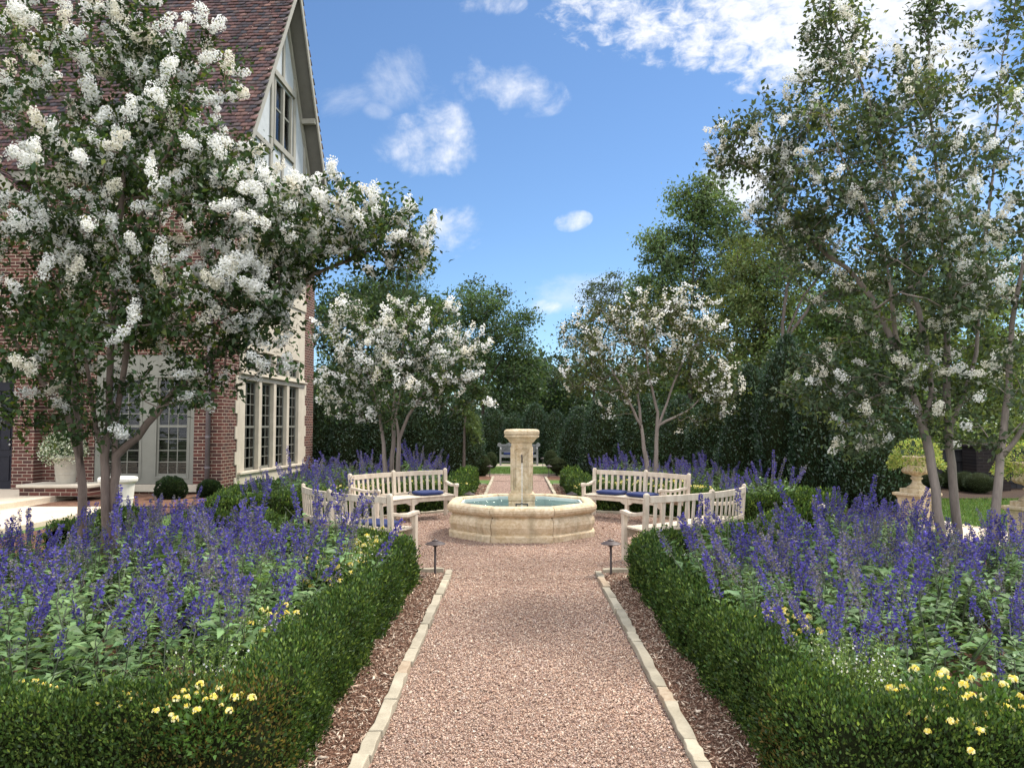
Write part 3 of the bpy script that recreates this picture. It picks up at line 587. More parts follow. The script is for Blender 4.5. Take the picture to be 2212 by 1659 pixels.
def cushion(k, t, label):
    n = 14; V = []; mb = MB(); rings = []
    for i in range(n+1):
        ph = -math.pi/2+math.pi*i/n; cz = math.copysign(abs(math.sin(ph))**0.55, math.sin(ph)); cr = abs(math.cos(ph))**0.35; ring = []
        for j in range(40):
            th = 2*math.pi*j/40; ex = 0.2
            x = math.copysign(abs(math.cos(th))**(2*ex), math.cos(th)); y = math.copysign(abs(math.sin(th))**(2*ex), math.sin(th))
            sag = 1-0.16*(x*x*y*y) if cz > 0 else 1
            ring.append((x*cr*0.245, y*cr*0.205, 0.036*cz*sag+0.0365))
        rings.append(ring)
    mb.loft(rings); bx_, by_, a = BEN[k]; r = 2.715; lx, ly = r*math.sin(t), r*math.cos(t)-R0; px_, py_ = bx_+math.cos(a)*lx+math.sin(a)*ly, by_-math.sin(a)*lx+math.cos(a)*ly; a = a+t
    o = mb.build('seat_cushion', M['navy'], None, smooth=True, loc=(px_, py_, 0.424)); o.rotation_euler = (0, 0, -a)
    t1 = MB()
    for s in (-1, 1): t1.tube([(s*0.2, 0.19, 0.04), (s*0.22, 0.225, 0.05), (s*0.25, 0.24, 0.03), (s*0.255, 0.235, 0.0)], 0.007, 5)
    t1.tube([(math.cos(q)*0.249*(0.9 if False else 1), 0, 0) for q in (0,)]+[(0.2445, -0.19, 0.037)], 0.003, 4)
    t1.build('tie', M['navy'], o)
    tag(o, label, 'cushion', 'navy blue seat cushions')
cushion('bl', R(10.5), 'navy blue cushion on the right half of the far left bench')
cushion('br', R(-10.5), 'navy blue cushion on the left half of the far right bench')
cushion('br', R(3.5), 'navy blue cushion mostly hidden behind the near right bench, on the far right bench')
cushion('fl', R(-11), 'navy blue cushion glimpsed through the slats of the near left bench')

# ------------------------------------------------------------------ path lights
def pathlight():
    b = empty('path_light')
    mb = MB(); mb.lathe([(0.020, 0.0), (0.013, 0.02), (0.0125, 0.335)], 10); mb.build('stem', M['bronze'], b, smooth=True)
    mb = MB(); mb.lathe([(0.014, 0.305), (0.028, 0.312), (0.030, 0.345), (0.112, 0.335), (0.112, 0.339), (0.085, 0.352), (0.045, 0.366), (0.036, 0.369), (0.036, 0.376), (0.028, 0.378), (0.012, 0.388), (0.006, 0.39)], 28); mb.build('hat_shade', M['bronze'], b)
    return b
pl = pathlight(); spots = [(-0.97, 8.42, 'hat shaded path light standing at the end of the left mulch strip'), (0.96, 8.44, 'hat shaded path light standing at the end of the right mulch strip'),
    (-0.97, 14.4, 'path light by the hedge beside the far left bench, half behind the fountain rim'), (0.96, 14.4, 'path light by the hedge beside the far right bench, half behind the fountain rim'),
    (-0.93, 24.0, 'small path light left of the far path where the round lawn starts'), (0.93, 24.0, 'small path light right of the far path where the round lawn starts'),
    (-1.0, 29.6, 'tiny path light left of the grey bench, before a topiary ball'), (0.93, 29.6, 'tiny path light right of the grey bench, before the shrubs')]
for i, (x, y, l) in enumerate(spots):
    o = pl if i == 0 else copy_tree(pl); o.location = (x, y, 0.01); o.scale = (1, 1, 1.0); tag(o, l, 'path light', 'path lights along the garden path')
for s, px, D in ((1, 1775, 10.6),):
    p = at(px, 1098, D); b = empty('finial_post', (p[0], p[1], 0), 0, 'pale round stone ball among the salvia beside the near right bench', 'stone ball')
    mb = MB(); mb.square([(0.05, 0), (0.05, p[2]-0.09), (0.065, p[2]-0.085), (0.065, p[2]-0.06)]); mb.build('post', M['limestone'], b, bevel=0.005)
    mb = MB(); mb.lathe([(0.066*math.sin(math.pi*k/12)+0.001, p[2]-0.066*math.cos(math.pi*k/12)) for k in range(13)], 20); mb.build('ball', M['limestone'], b, smooth=True)

# ------------------------------------------------------------------ far grey bench with scrolled back
b = empty('scroll_back_bench', (0.0, 31.0, 0.0), 0, 'silvery grey wooden bench with scrolled back at the end of the path', 'bench')
W = 0.765
mb = MB()
for x in np.linspace(-W+.05, W-.05, 2): pass
for k in range(5): mb.box(-W, W, -0.28+k*0.11, -0.18+k*0.11, 0.42, 0.445)
mb.build('seat', M['grey_teak'], b, bevel=0.004)
mb = MB(); n = 40
for i in range(n):
    def top(u): return 0.86+0.10*math.exp(-(u/0.30)**2)+0.06*math.exp(-((abs(u)-0.55)/0.12)**2)+0.02*math.cos(u*22)*math.exp(-((abs(u)-.4)/.2)**2)
    u0, u1 = -1+2*i/n, -1+2*(i+1)/n
    mb.loft([[(u*W*0.97, 0.27, 0.78), (u*W*0.97, 0.31, 0.78), (u*W*0.97, 0.31, top(u)), (u*W*0.97, 0.27, top(u))] for u in (u0, u1)], cap=True)
for z in (0.70, 0.62, 0.54): mb.box(-W+.05, W-.05, 0.272, 0.30, z, z+0.05)
mb.build('backrest', M['grey_teak'], b)
for s in (-1, 1):
    for y in (-0.25, 0.28):
        mb = MB(); mb.box(s*(W-0.02)-0.035, s*(W-0.02)+0.035, y-0.035, y+0.035, 0, 0.78 if y > 0 else 0.62); mb.build('leg', M['grey_teak'], b, bevel=0.004)
    mb = MB(); mb.tube([(s*(W+.03), 0.29, 0.84), (s*(W+.03), 0.24, 0.84)], 0.085, 16); mb.tube([(s*(W-.02), 0.29, 0.72), (s*(W-.02), 0.0, 0.66), (s*(W-.02), -0.3, 0.66)], 0.035, 8); mb.build('scroll_arm', M['grey_teak'], b, smooth=False)
mb = MB(); mb.box(-W, W, -0.02, 0.02, 0.12, 0.18); mb.box(-W, W, -0.28, -0.25, 0.34, 0.42); mb.build('stretcher', M['grey_teak'], b)
mb = MB(); mb.box(-0.62, 0.62, -0.22, 0.22, 0.446, 0.53); o = mb.build('bench_cushion', M['navy'], None, bevel=0.02, loc=(0, 31.0, 0)); tag(o, 'long dark blue cushion on the grey scroll back bench', 'cushion')
mb = MB(); mb.box(-1.2, 1.2, 30.3, 31.7, -0.02, 0.028); o = mb.build('bench_paving', M['paving'], None, bevel=0.005); tag(o, kind='structure')

# ------------------------------------------------------------------ stone urns on pedestals
def urn_set(x, y, rz, l1, l2, l3, sc=1.0):
    pd = empty('stone_pedestal', (x, y, 0), rz, l1, 'pedestal', 'carved urn pedestals'); pd.scale = (sc,)*3
    mb = MB(); mb.square([(0.235, 0), (0.235, 0.06), (0.215, 0.085), (0.195, 0.10), (0.19, 0.11), (0.19, 0.50), (0.20, 0.515), (0.205, 0.53), (0.235, 0.545), (0.24, 0.555), (0.24, 0.582), (0.232, 0.588)]); mb.build('block', M['fountain'], pd, bevel=0.004)
    for k in range(4):
        mb = MB(); cz = 0.305
        mb.tube([(0.145*math.cos(q), -0.19, cz+0.165*math.sin(q)) for q in np.linspace(0, 2*math.pi, 30)], 0.011, 6)
        for q in range(4):
            an = math.pi/2*q; cx, cy = 0.062*math.cos(an), 0.072*math.sin(an)
            mb.tube([(cx+0.058*math.cos(w), -0.19, cz+cy+0.062*math.sin(w)) for w in np.linspace(an-2.2, an+2.2, 18)], 0.008, 6)
        Mx = Matrix.Rotation(k*math.pi/2, 4, 'Z'); mb.v = [tuple(Mx @ Vector(p)) for p in mb.v]; mb.build('quatrefoil', M['fountain'], pd, smooth=True)
    u = empty('stone_urn', (x, y, 0.588*sc), rz, l2, 'urn', 'stone urns on pedestals'); u.scale = (sc,)*3
    mb = MB(); mb.square([(0.165, 0.0), (0.165, 0.058), (0.160, 0.062)]); mb.build('base', M['fountain'], u, bevel=0.004)
    mb = MB(); mb.lathe([(0.14, 0.062), (0.135, 0.085), (0.09, 0.115), (0.066, 0.15), (0.06, 0.185), (0.085, 0.205), (0.088, 0.222), (0.06, 0.235), (0.075, 0.255), (0.14, 0.29), (0.185, 0.32), (0.192, 0.35), (0.180, 0.375), (0.172, 0.39), (0.178, 0.47), (0.198, 0.515), (0.208, 0.53), (0.205, 0.545), (0.185, 0.54), (0.17, 0.48), (0.0, 0.47)], 32); mb.build('bowl', M['fountain'], u, smooth=True)
    mb = MB()
    for q in range(18):
        a = 2*math.pi*q/18; mb.tube([(r*math.cos(a), r*math.sin(a), z) for r, z in ((0.12, 0.282), (0.165, 0.303), (0.186, 0.325), (0.190, 0.35))], [0.012, 0.02, 0.022, 0.012], 6)
    mb.build('gadroon', M['fountain'], u, smooth=True)
    n = 2600; A = Acc(); d = rdir(n); d[:, 2] = np.abs(d[:, 2]*1.0)-0.35; d = unit(d); rr = rng.uniform(0.6, 1.0, n)**0.5
    P = d*np.array([0.39, 0.39, 0.24])*rr[:, None]*(0.8+0.4*vnoise(d+5, 3.0, int(x*10)))[:, None]+np.array([0, 0, 0.14]); P[:, 2] -= 0.16*np.clip((np.hypot(P[:, 0], P[:, 1])-0.22)/0.16, 0, 1)
    A.add(*leafquads(P, d+rdir(n)*0.8+np.array([0, 0, .25]), rdir(n), rng.uniform(0.03, 0.055, n), rng.uniform(0.018, 0.028, n), hues(n, (0.36, 0.40, 0.12), 0.22, (0.10, 0.20, 0.04), 0.22)))
    pt = empty('urn_plant', (x, y, (0.588+0.44)*sc), 0, l3, 'plant', 'variegated plants in the urns'); link('leaves', A.mesh('urn_leaves'), M['leaf'], pt)
    mb = MB()
    for q in range(14): a = q*2.4; mb.tube([(0, 0, -0.03), (0.1*math.cos(a), 0.1*math.sin(a), 0.12), (0.26*math.cos(a), 0.26*math.sin(a), 0.15+0.1*math.cos(q))], [0.006, 0.004, 0.003], 5)
    mb.build('stems', M['stem'], pt)
p = at(1979, 1000, 11.9); urn_set(p[0], p[1], R(24), 'carved quatrefoil pedestal under the urn left of the front right crape myrtle trunks', 'stone urn left of the front right crape myrtle trunks', 'mounded yellow green shrub in the urn left of the crape trunks', 1.03)
p = at(2225, 1000, 9.9); urn_set(p[0], p[1], R(24), 'carved pedestal cut by the right edge of the view', 'stone urn at the right edge, mostly out of view', 'mounded yellow green shrub in the urn at the right edge', 1.03)

# ------------------------------------------------------------------ dark boundary fence with brick pier
f = empty('board_fence', (13.5, 20.0, 0), 0, 'low black board fence behind the right lawn', 'fence')
mb = MB(); x = -5.2
while x < 9: mb.box(x, x+0.14, -0.012, 0.012, 0.0, 0.98); x += 0.15
mb.build('boards', M['fence'], f)
mb = MB(); mb.box(-5.2, 9, -0.05, -0.014, 0.70, 0.80); mb.box(-5.2, 9, -0.05, -0.014, 0.15, 0.25); mb.box(-5.2, 9, -0.06, 0.05, 0.982, 1.02); mb.build('rails', M['fence'], f)
pc = at(2122, 1000, 19.7)
f = empty('brick_pier', (pc[0], 19.6, 0), 0, 'dark brick pier rising just above the black fence', 'brick pier')
mb = MB(); mb.box(-0.42, 0.42, -0.35, 0.25, 0, 1.08); mb.build('shaft', M['brick_dark'], f)
mb = MB(); mb.box(-0.46, 0.46, -0.39, 0.29, 1.08, 1.15); mb.build('cap', M['brick_dark'], f, bevel=0.01)
# ------------------------------------------------------------------ brick house (local frame: x right, y away, corner at the origin)
H = empty('brick_house', (-7.12, 18.13, 0), R(-2.9), 'red brick house with steep clay tile roof, half timbered gable and limestone window bay', 'house')
def pt(ax, u, z, d): return (d, u, z) if ax == 'x' else (u, -d, z)
def ub(mb, ax, u0, u1, z0, z1, d0, d1):
    if ax == 'x': mb.box(d0, d1, u0, u1, z0, z1)
    else: mb.box(u0, u1, -d1, -d0, z0, z1)
def wall(name, ax, u0, u1, z0, z1, holes, mat, d=0.0, rev=0.16):
    us = sorted({u0, u1, *[h[0] for h in holes], *[h[1] for h in holes]}); zs = sorted({z0, z1, *[h[2] for h in holes], *[h[3] for h in holes]})
    mb = MB()
    for i in range(len(us)-1):
        for j in range(len(zs)-1):
            cu, cz = (us[i]+us[i+1])/2, (zs[j]+zs[j+1])/2
            if any(h[0] < cu < h[1] and h[2] < cz < h[3] for h in holes): continue
            mb.add([pt(ax, a, b, d) for a, b in ((us[i], zs[j]), (us[i+1], zs[j]), (us[i+1], zs[j+1]), (us[i], zs[j+1]))], [(0, 1, 2, 3)])
    for a, b, c, e in holes:
        for p, q in (((a, c), (b, c)), ((b, c), (b, e)), ((b, e), (a, e)), ((a, e), (a, c))):
            mb.add([pt(ax, *p, d), pt(ax, *q, d), pt(ax, *q, d-rev), pt(ax, *p, d-rev)], [(0, 1, 2, 3)])
    return mb.build(name, mat, H)
# window openings
BAYW = [(1.27+k*1.055, 1.27+k*1.055+0.86) for k in range(4)]
wall('front_wall', 'y', -12.0, 0.0, -0.1, 8.0, [(-3.15, -0.69, 0.23, 3.35)], M['brick_front'])
wall('side_wall', 'x', 0.0, 6.8, -0.1, 7.62, [(0.98, 5.72, -0.05, 6.9)], M['brick_side'])
mb = MB(); mb.add([(0, 6.8, -0.1), (-12, 6.8, -0.1), (-12, 6.8, 8.4), (0, 6.8, 8.4)], [(0, 1, 2, 3)]); mb.build('rear_wall', M['brick_front'], H)
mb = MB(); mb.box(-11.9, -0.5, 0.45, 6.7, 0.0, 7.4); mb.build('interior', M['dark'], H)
def sash(win, ax, u0, u1, z0, z1, d, cols, rows_up, rows_lo, zm, fw=0.05):
    mb = MB()
    ub(mb, ax, u0, u0+fw, z0, z1, d-0.04, d); ub(mb, ax, u1-fw, u1, z0, z1, d-0.04, d)
    ub(mb, ax, u0+fw, u1-fw, z0, z0+fw*1.3, d-0.04, d); ub(mb, ax, u0+fw, u1-fw, z1-fw, z1, d-0.04, d)
    if zm: ub(mb, ax, u0+fw, u1-fw, zm-0.028, zm+0.028, d-0.045, d+0.006)
    parts = ((z0+fw*1.3, zm-0.028, rows_lo), (zm+0.028, z1-fw, rows_up)) if zm else ((z0+fw*1.3, z1-fw, rows_lo),)
    for a, b, r in parts:
        for k in range(1, r): ub(mb, ax, u0+fw, u1-fw, a+(b-a)*k/r-0.010, a+(b-a)*k/r+0.010, d-0.030, d-0.008)
        for k in range(1, cols): u = u0+fw+(u1-u0-2*fw)*k/cols; ub(mb, ax, u-0.010, u+0.010, a, b, d-0.031, d-0.007)
    w = mb.build('sash', M['trim'], win, bevel=0.003)
    g = MB(); ub(g, ax, u0+fw*.8, u1-fw*.8, z0+fw, z1-fw*.8, d-0.024, d-0.018); g.build('pane', M['glass'], win)
def drapes(win, ax, u0, u1, z0, z1, d, louv=False):
    mb = MB()
    if louv:
        z = z0
        while z < z1: 
            vs = [pt(ax, u0, z, d), pt(ax, u1, z, d), pt(ax, u1, z+0.045, d-0.035), pt(ax, u0, z+0.045, d-0.035)]
            vs2 = [pt(ax, u0, z-0.008, d), pt(ax, u1, z-0.008, d), pt(ax, u1, z+0.037, d-0.035), pt(ax, u0, z+0.037, d-0.035)]
            mb.loft([vs2, vs]); z += 0.075
        mb.build('louvre_shutter', M['shutter'], win)
    else:
        for a, b in ((u0, u0+(u1-u0)*0.36), (u1-(u1-u0)*0.36, u1)):
            n = 24; rows = [[pt(ax, a+(b-a)*i/n, z, d+0.018*math.sin(i*1.6)) for i in range(n+1)] for z in (z0, z1)]
            mb.add(rows[0]+rows[1], [(i, i+1, n+2+i, n+1+i) for i in range(n)])
        mb.build('curtain', M['curtain'], win)
# front window: grey green joinery with two double hung sashes
w = empty('front_window', (0, 0, 0)); w.parent = H; KIDS.setdefault(H.name, []).append(w)
mb = MB(); D0, D1 = -0.10, -0.02
fr = [(-3.148, -2.98), (-2.02, -1.62), (-0.84, -0.692)]
for a, b in fr: ub(mb, 'y', a, b, 0.232, 3.348, D0, D1)
for a, b in ((-2.98, -2.02), (-1.62, -0.84)): ub(mb, 'y', a, b, 0.232, 0.42, D0, D1); ub(mb, 'y', a, b, 2.78, 3.348, D0, D1)
for a, b in ((-2.98, -2.02), (-1.62, -0.84)):
    for (p, q, r, s) in ((a-.04, a, 0.40, 2.80), (b, b+.04, 0.40, 2.80), (a-.04, b+.04, 0.37, 0.41), (a-.04, b+.04, 2.79, 2.83)): ub(mb, 'y', p, q, r, s, D1-.002, D1+0.014)
    ub(mb, 'y', a+.05, b-.05, 2.90, 3.24, D1-.002, D1+0.010)
mb.build('frame', M['trim'], w, bevel=0.004)
for a, b, c in ((-2.98, -2.02, 3), (-1.62, -0.84, 3)): sash(w, 'y', a, b, 0.42, 2.78, -0.05, c, 4, 4, 1.62); drapes(w, 'y', a, b, 0.45, 2.75, -0.16, True)
mb = MB(); ub(mb, 'y', -3.3, -0.56, 0.06, 0.228, -0.16, 0.075); mb.build('window_sill', M['limestone'], H, bevel=0.008)
# limestone bay on the garden side
S = M['limestone']
segs = [(0.90, 1.268)]+[(BAYW[k][1]+0.002, BAYW[k+1][0]-0.002) for k in range(3)]+[(BAYW[3][1]+0.002, 5.80)]
for i, (a, b) in enumerate(segs):
    e = 0.03 if i in (0, 4) else 0.045
    for z0, z1 in ((0.47, 2.80), (3.06, 3.62), (5.5, 6.9)): mb = MB(); ub(mb, 'x', a, b, z0, z1, -0.16, e); mb.build('stone_mullion', S, H, bevel=0.008)
for y0, y1, sg in ((0.70, 0.898, 1), (5.802, 6.0, -1)):
    mb = MB()
    for k in range(9):
        o_ = 0.12 if k % 2 else 0.0
        ub(mb, 'x', y0+(o_ if sg > 0 else 0), y1-(0 if sg > 0 else o_), 0.02+k*0.32, 0.34+k*0.32, -0.02, 0.028)
    mb.build('stone_quoin', S, H)
mb = MB(); ub(mb, 'x', 0.90, 5.80, -0.05, 0.40, -0.16, 0.06); ub(mb, 'x', 0.86, 5.84, 0.402, 0.468, -0.16, 0.11); mb.build('stone_base', S, H, bevel=0.012)
mb = MB(); ub(mb, 'x', 0.90, 5.80, 2.802, 2.93, -0.16, 0.05); ub(mb, 'x', 0.88, 5.82, 2.932, 2.985, -0.16, 0.13); ub(mb, 'x', 0.90, 5.80, 2.987, 3.058, -0.16, 0.06); mb.build('stone_ledge', S, H, bevel=0.014)
mb = MB(); ub(mb, 'x', 0.90, 5.80, 3.622, 4.40, -0.16, 0.032); ub(mb, 'x', 0.90, 5.80, 4.403, 5.20, -0.16, 0.03); ub(mb, 'x', 0.90, 5.80, 5.203, 5.498, -0.16, 0.07); mb.build('stone_panel', S, H, bevel=0.010)
mb = MB(); ub(mb, 'x', 0.90, 5.80, 6.902, 7.1, -0.16, 0.05); mb.build('stone_head', S, H, bevel=0.01)
for a, b in BAYW:
    w = empty('bay_window', (0, 0, 0)); w.parent = H; KIDS[H.name].append(w); sash(w, 'x', a, b, 0.472, 2.798, -0.06, 3, 4, 4, 1.6); drapes(w, 'x', a, b, 0.5, 2.75, -0.20)
    w = empty('transom_window', (0, 0, 0)); w.parent = H; KIDS[H.name].append(w); sash(w, 'x', a, b, 3.062, 3.618, -0.06, 3, 2, 2, None); drapes(w, 'x', a, b, 3.08, 3.6, -0.20)
    w = empty('upper_window', (0, 0, 0)); w.parent = H; KIDS[H.name].append(w); sash(w, 'x', a, b, 5.502, 6.898, -0.06, 3, 3, 3, 6.2); drapes(w, 'x', a, b, 5.52, 6.85, -0.20)
# gable: stucco with painted timbers
YA, ZA, YE, ZE, OV = 3.43, 14.6, -0.34, 7.81, 0.5
sl_ = (ZA-ZE)/(YA-YE)
def zr(y): return ZA-sl_*abs(y-YA)
GW = (2.92, 4.36, 9.78, 11.5)
ys = sorted({0.02, GW[0], YA, GW[1], 6.8}); mb = MB()
for a, b in zip(ys[:-1], ys[1:]):
    za, zb = zr(a)-0.28, zr(b)-0.28
    if GW[0] <= a < GW[1]: 
        mb.add([(0.004, a, 7.622), (0.004, b, 7.622), (0.004, b, GW[2]), (0.004, a, GW[2])], [(0, 1, 2, 3)]); mb.add([(0.004, a, GW[3]), (0.004, b, GW[3]), (0.004, b, zb), (0.004, a, za)], [(0, 1, 2, 3)])
    else: mb.add([(0.004, a, 7.622), (0.004, b, 7.622), (0.004, b, zb), (0.004, a, za)], [(0, 1, 2, 3)])
mb.build('stucco_gable', M['stucco'], H)
mb = MB()
ub(mb, 'x', -0.02, 6.84, 7.56, 7.86, -0.05, 0.10)
for a, b, z0, z1 in ((1.30, 1.47, 7.862, zr(1.4)-.45), (2.62, 2.80, 7.862, zr(2.7)-.42), (4.46, 4.64, 7.862, zr(4.55)-.42), (5.45, 5.60, 7.862, zr(5.5)-.45), (3.52, 3.66, 7.862, 9.55), (3.5, 3.64, 11.74, zr(3.5)-.5), (1.95, 2.08, 7.862, 9.3)): ub(mb, 'x', a, b, z0, z1, 0.006, 0.055)
ub(mb, 'x', 2.802, 4.458, 9.55, 9.72, 0.006, 0.075); ub(mb, 'x', 2.802, 4.458, 11.56, 11.73, 0.006, 0.085); ub(mb, 'x', 1.2, 2.618, 9.32, 9.46, 0.006, 0.052)
mb.build('timber_frame', M['beam'], H, bevel=0.006)
mb = MB()
for y0, y1 in ((0.0, YA), (6.86, YA)):
    for d0, d1, o0, o1 in ((0.006, 0.07, -0.52, -0.26),):
        mb.loft([[(d0, y, zr(y)+o0), (d1, y, zr(y)+o0), (d1, y, zr(y)+o1), (d0, y, zr(y)+o1)] for y in ((y0+ (0.1 if y0 < 3 else -0.1)), y1)])
mb.build('rake_timber', M['beam'], H)
w = empty('gable_window', (0, 0, 0)); w.parent = H; KIDS[H.name].append(w)
mb = MB(); 
for a, b in ((2.922, 3.02), (3.58, 3.70), (4.26, 4.358)): ub(mb, 'x', a, b, 9.722, 11.558, -0.10, 0.03)
mb.build('frame', M['beam'], w, bevel=0.004)
for a, b in ((3.02, 3.58), (3.70, 4.26)): sash(w, 'x', a, b, 9.75, 11.54, -0.02, 1, 1, 1, 10.72, 0.045); drapes(w, 'x', a+.02, b-.02, 9.78, 11.5, -0.14, False)
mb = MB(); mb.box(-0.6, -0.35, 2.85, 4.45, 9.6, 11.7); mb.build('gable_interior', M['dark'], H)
# roof: courses of individual clay tiles on a deck, fascia boards and soffit
TP = np.array([[0.092, 0.060, 0.062], [0.115, 0.066, 0.064], [0.145, 0.086, 0.078], [0.070, 0.056, 0.062], [0.058, 0.053, 0.062], [0.11, 0.084, 0.084], [0.165, 0.095, 0.082]])
def tiles(name, org, ud, vd, nn, width, length, parent, seedx=0, exp=0.138, tw=0.172, clip=None):
    rg = np.random.default_rng(31+seedx); ud, vd, nn, org = map(lambda a: np.array(a, float), (ud, vd, nn, org)); A = Acc()
    rows = int(length/exp)
    for r in range(rows):
        n = int(width/tw)+1; u = np.arange(n)*tw+(0.5*tw if r % 2 else 0)+rg.normal(size=n)*0.008
        k = (u < width-0.02); 
        if clip is not None: k &= clip(u, r*exp)
        u = u[k]; n = len(u)
        if n == 0: continue
        wv = 0.010*np.sin(u*2.3+r*1.9)+0.008*np.sin(u*0.9+r*0.7); v0 = r*exp-0.02+rg.normal(size=n)*0.007+wv; v1 = v0+exp*1.45
        th = 0.024+rg.random(n)*0.010; lift = 0.028+np.abs(rg.normal(size=n))*0.008; sk = rg.normal(size=n)*0.007; gap = 0.004
        def p(uu, vv, hh): return org+uu[:, None]*ud+vv[:, None]*vd+hh[:, None]*nn
        w2 = tw-gap; V = np.stack([p(u, v0+sk, lift), p(u+w2, v0-sk, lift), p(u+w2, v1, np.full(n, -0.01)), p(u, v1, np.full(n, -0.01)),
                      p(u, v0+sk, lift+th), p(u+w2, v0-sk, lift+th), p(u+w2, v1, np.full(n, 0.012)), p(u, v1, np.full(n, 0.012))], 1)
        F = (np.arange(n)[:, None, None]*8+np.array([[4, 5, 6, 7], [0, 1, 5, 4], [0, 4, 7, 3], [1, 2, 6, 5], [0, 3, 2, 1]])[None]).reshape(-1, 4)
        c = TP[rg.choice(7, n, p=[.2, .2, .14, .16, .12, .12, .06])]*(1+rg.normal(size=(n, 1))*0.15)
        A.add(V.reshape(-1, 3), F, np.repeat((c*1.3).clip(0.02, 0.6), 8, 0))
    return link(name, A.mesh(name), M['tile'], parent)
rf = empty('roof'); rf.parent = H; KIDS[H.name].append(rf)
Ls = math.hypot(YA-YE, ZA-ZE); cs, sn = (YA-YE)/Ls, (ZA-ZE)/Ls; TL = 9.6
tiles('roof_tiles', (OV+0.03, YE-0.04, ZE), (-1, 0, 0), (0, cs, sn), (0, -sn, cs), TL+OV, Ls, rf)
tiles('roof_tiles', (OV+0.03, 2*YA-YE+0.04, ZE), (-1, 0, 0), (0, -cs, sn), (0, sn, cs), 3.0, Ls, rf, 3)
mb = MB()
for s in (1, -1):
    y0 = YE if s > 0 else 2*YA-YE
    mb.loft([[(OV-0.02, y, z-0.008), (OV-0.02, y, z-0.12), (-TL, y, z-0.12), (-TL, y, z-0.008)] for y, z in ((y0, ZE), (YA, ZA))])
mb.build('roof_deck', M['soffit'], rf)
mb = MB()
for s in (1, -1):
    y0 = YE if s > 0 else 2*YA-YE
    mb.loft([[(OV-0.018, y, z-0.30), (OV+0.022, y, z-0.30), (OV+0.022, y, z+0.015), (OV-0.018, y, z+0.015)] for y, z in ((y0, ZE), (YA, ZA))])
mb.box(-TL, OV-0.02, YE-0.03, YE, ZE-0.25, ZE-0.02); mb.build('fascia', M['beam'], rf)
mb = MB(); mb.box(-TL, OV-0.03, YE+0.002, -0.002, ZE-0.22, ZE-0.19); mb.box(0.012, OV-0.022, 6.9, 7.2, ZE-0.25, ZE-0.2); mb.build('eave_soffit', M['soffit'], rf)
mb = MB()
for z in (8.6, 11.2): y = 2*YA-(YA-(ZA-z)/sl_)-0.15; mb = MB(); mb.box(0.07, OV-0.02, y-0.09, y+0.05, z-0.16, z); mb.build('purlin', M['beam'], rf)
# downspout with leader head
ds = empty('downspout'); ds.parent = H; KIDS[H.name].append(ds)
mb = MB(); mb.tube([(-0.30, -0.10, -0.05), (-0.30, -0.10, 7.2)], 0.055, 12); mb.build('pipe', M['copper'], ds, smooth=True)
mb = MB()
for z in (0.62, 1.35, 2.9, 4.4, 5.9): mb.tube([(-0.30, -0.10, z), (-0.30, -0.10, z+0.05)], 0.064, 12)
mb.build('strap', M['copper'], ds)
mb = MB(); Mx = Matrix.Translation((-0.30, -0.12, 7.0)); mb.square([(0.06, 0), (0.12, 0.18), (0.12, 0.36), (0.145, 0.37), (0.145, 0.41)], Mx); mb.build('leader_head', M['iron'], ds, bevel=0.006)
# projecting entrance wing with its own lower gable, door and brick pier
PX = -4.43; PD = 0.32
wx = lambda x: 5.6+(PX+1.3-x)*0.98
mb = MB(); mb.add([(-12, -PD, -0.1), (-6.4, -PD, -0.1), (-6.4, -PD, 2.95), (-4.97, -PD, 2.95), (-4.97, -PD, -0.1), (PX, -PD, -0.1), (PX, -PD, wx(PX)-0.15), (-7.2, -PD, wx(-7.2)-0.15), (-12, -PD, 5)], [(0, 1, 2, 8), (3, 4, 5, 6), (2, 3, 6, 7, 8)])
mb.add([(PX, -PD, -0.1), (PX, 0, -0.1), (PX, 0, wx(PX)-0.15), (PX, -PD, wx(PX)-0.15)], [(0, 1, 2, 3)])
mb.add([(-4.97, -PD, -0.1), (-4.97, -PD+0.3, -0.1), (-4.97, -PD+.3, 2.95), (-4.97, -PD, 2.95)], [(3, 2, 1, 0)])
mb.build('entrance_wing_wall', M['brick_front'], H)
dr = empty('front_door'); dr.parent = H; KIDS[H.name].append(dr)
mb = MB(); ub(mb, 'y', -5.95, -5.02, 0.12, 2.72, PD-0.20, PD-0.14)
for z0, z1 in ((0.32, 0.92), (1.05, 1.72), (1.85, 2.5)):
    for a, b in ((-5.85, -5.52), (-5.42, -5.12)):
        for q in ((a, b, z0, z0+.03), (a, b, z1-.03, z1), (a, a+.03, z0+.03, z1-.03), (b-.03, b, z0+.03, z1-.03)): ub(mb, 'y', *q, PD-0.141, PD-0.122)
mb.build('leaf_panel', M['door'], dr, bevel=0.004)
mb = MB(); ub(mb, 'y', -5.018, -4.972, 0.0, 2.95, PD-0.22, PD-0.06); ub(mb, 'y', -6.398, -5.02, 2.722, 2.948, PD-0.22, PD-0.06); mb.build('door_frame', M['door'], dr)
for z, r in ((1.18, 0.035), (1.30, 0.028)):
    mb = MB(); mb.lathe([(0.0, 0.0), (r*1.1, 0.002), (r*0.5, 0.02), (r, 0.045), (r*0.8, 0.065), (0.0, 0.07)], 14); Mx = Matrix.Translation((-5.10, -PD+0.14, z)) @ Matrix.Rotation(math.pi/2, 4, 'X'); mb.v = [tuple(Mx @ Vector(p)) for p in mb.v]; mb.build('handle', M['pewter'], dr, smooth=True)
mb = MB(); ub(mb, 'y', -6.4, -4.9, 0.0, 0.12, PD-0.2, PD+0.05); mb.build('door_sill', M['limestone'], H, bevel=0.01)
vr = np.array([-0.98, 0, 1]); LL = np.linalg.norm(np.array([1, 0.98])); vdir = np.array([-1, 0, 0.98])/LL
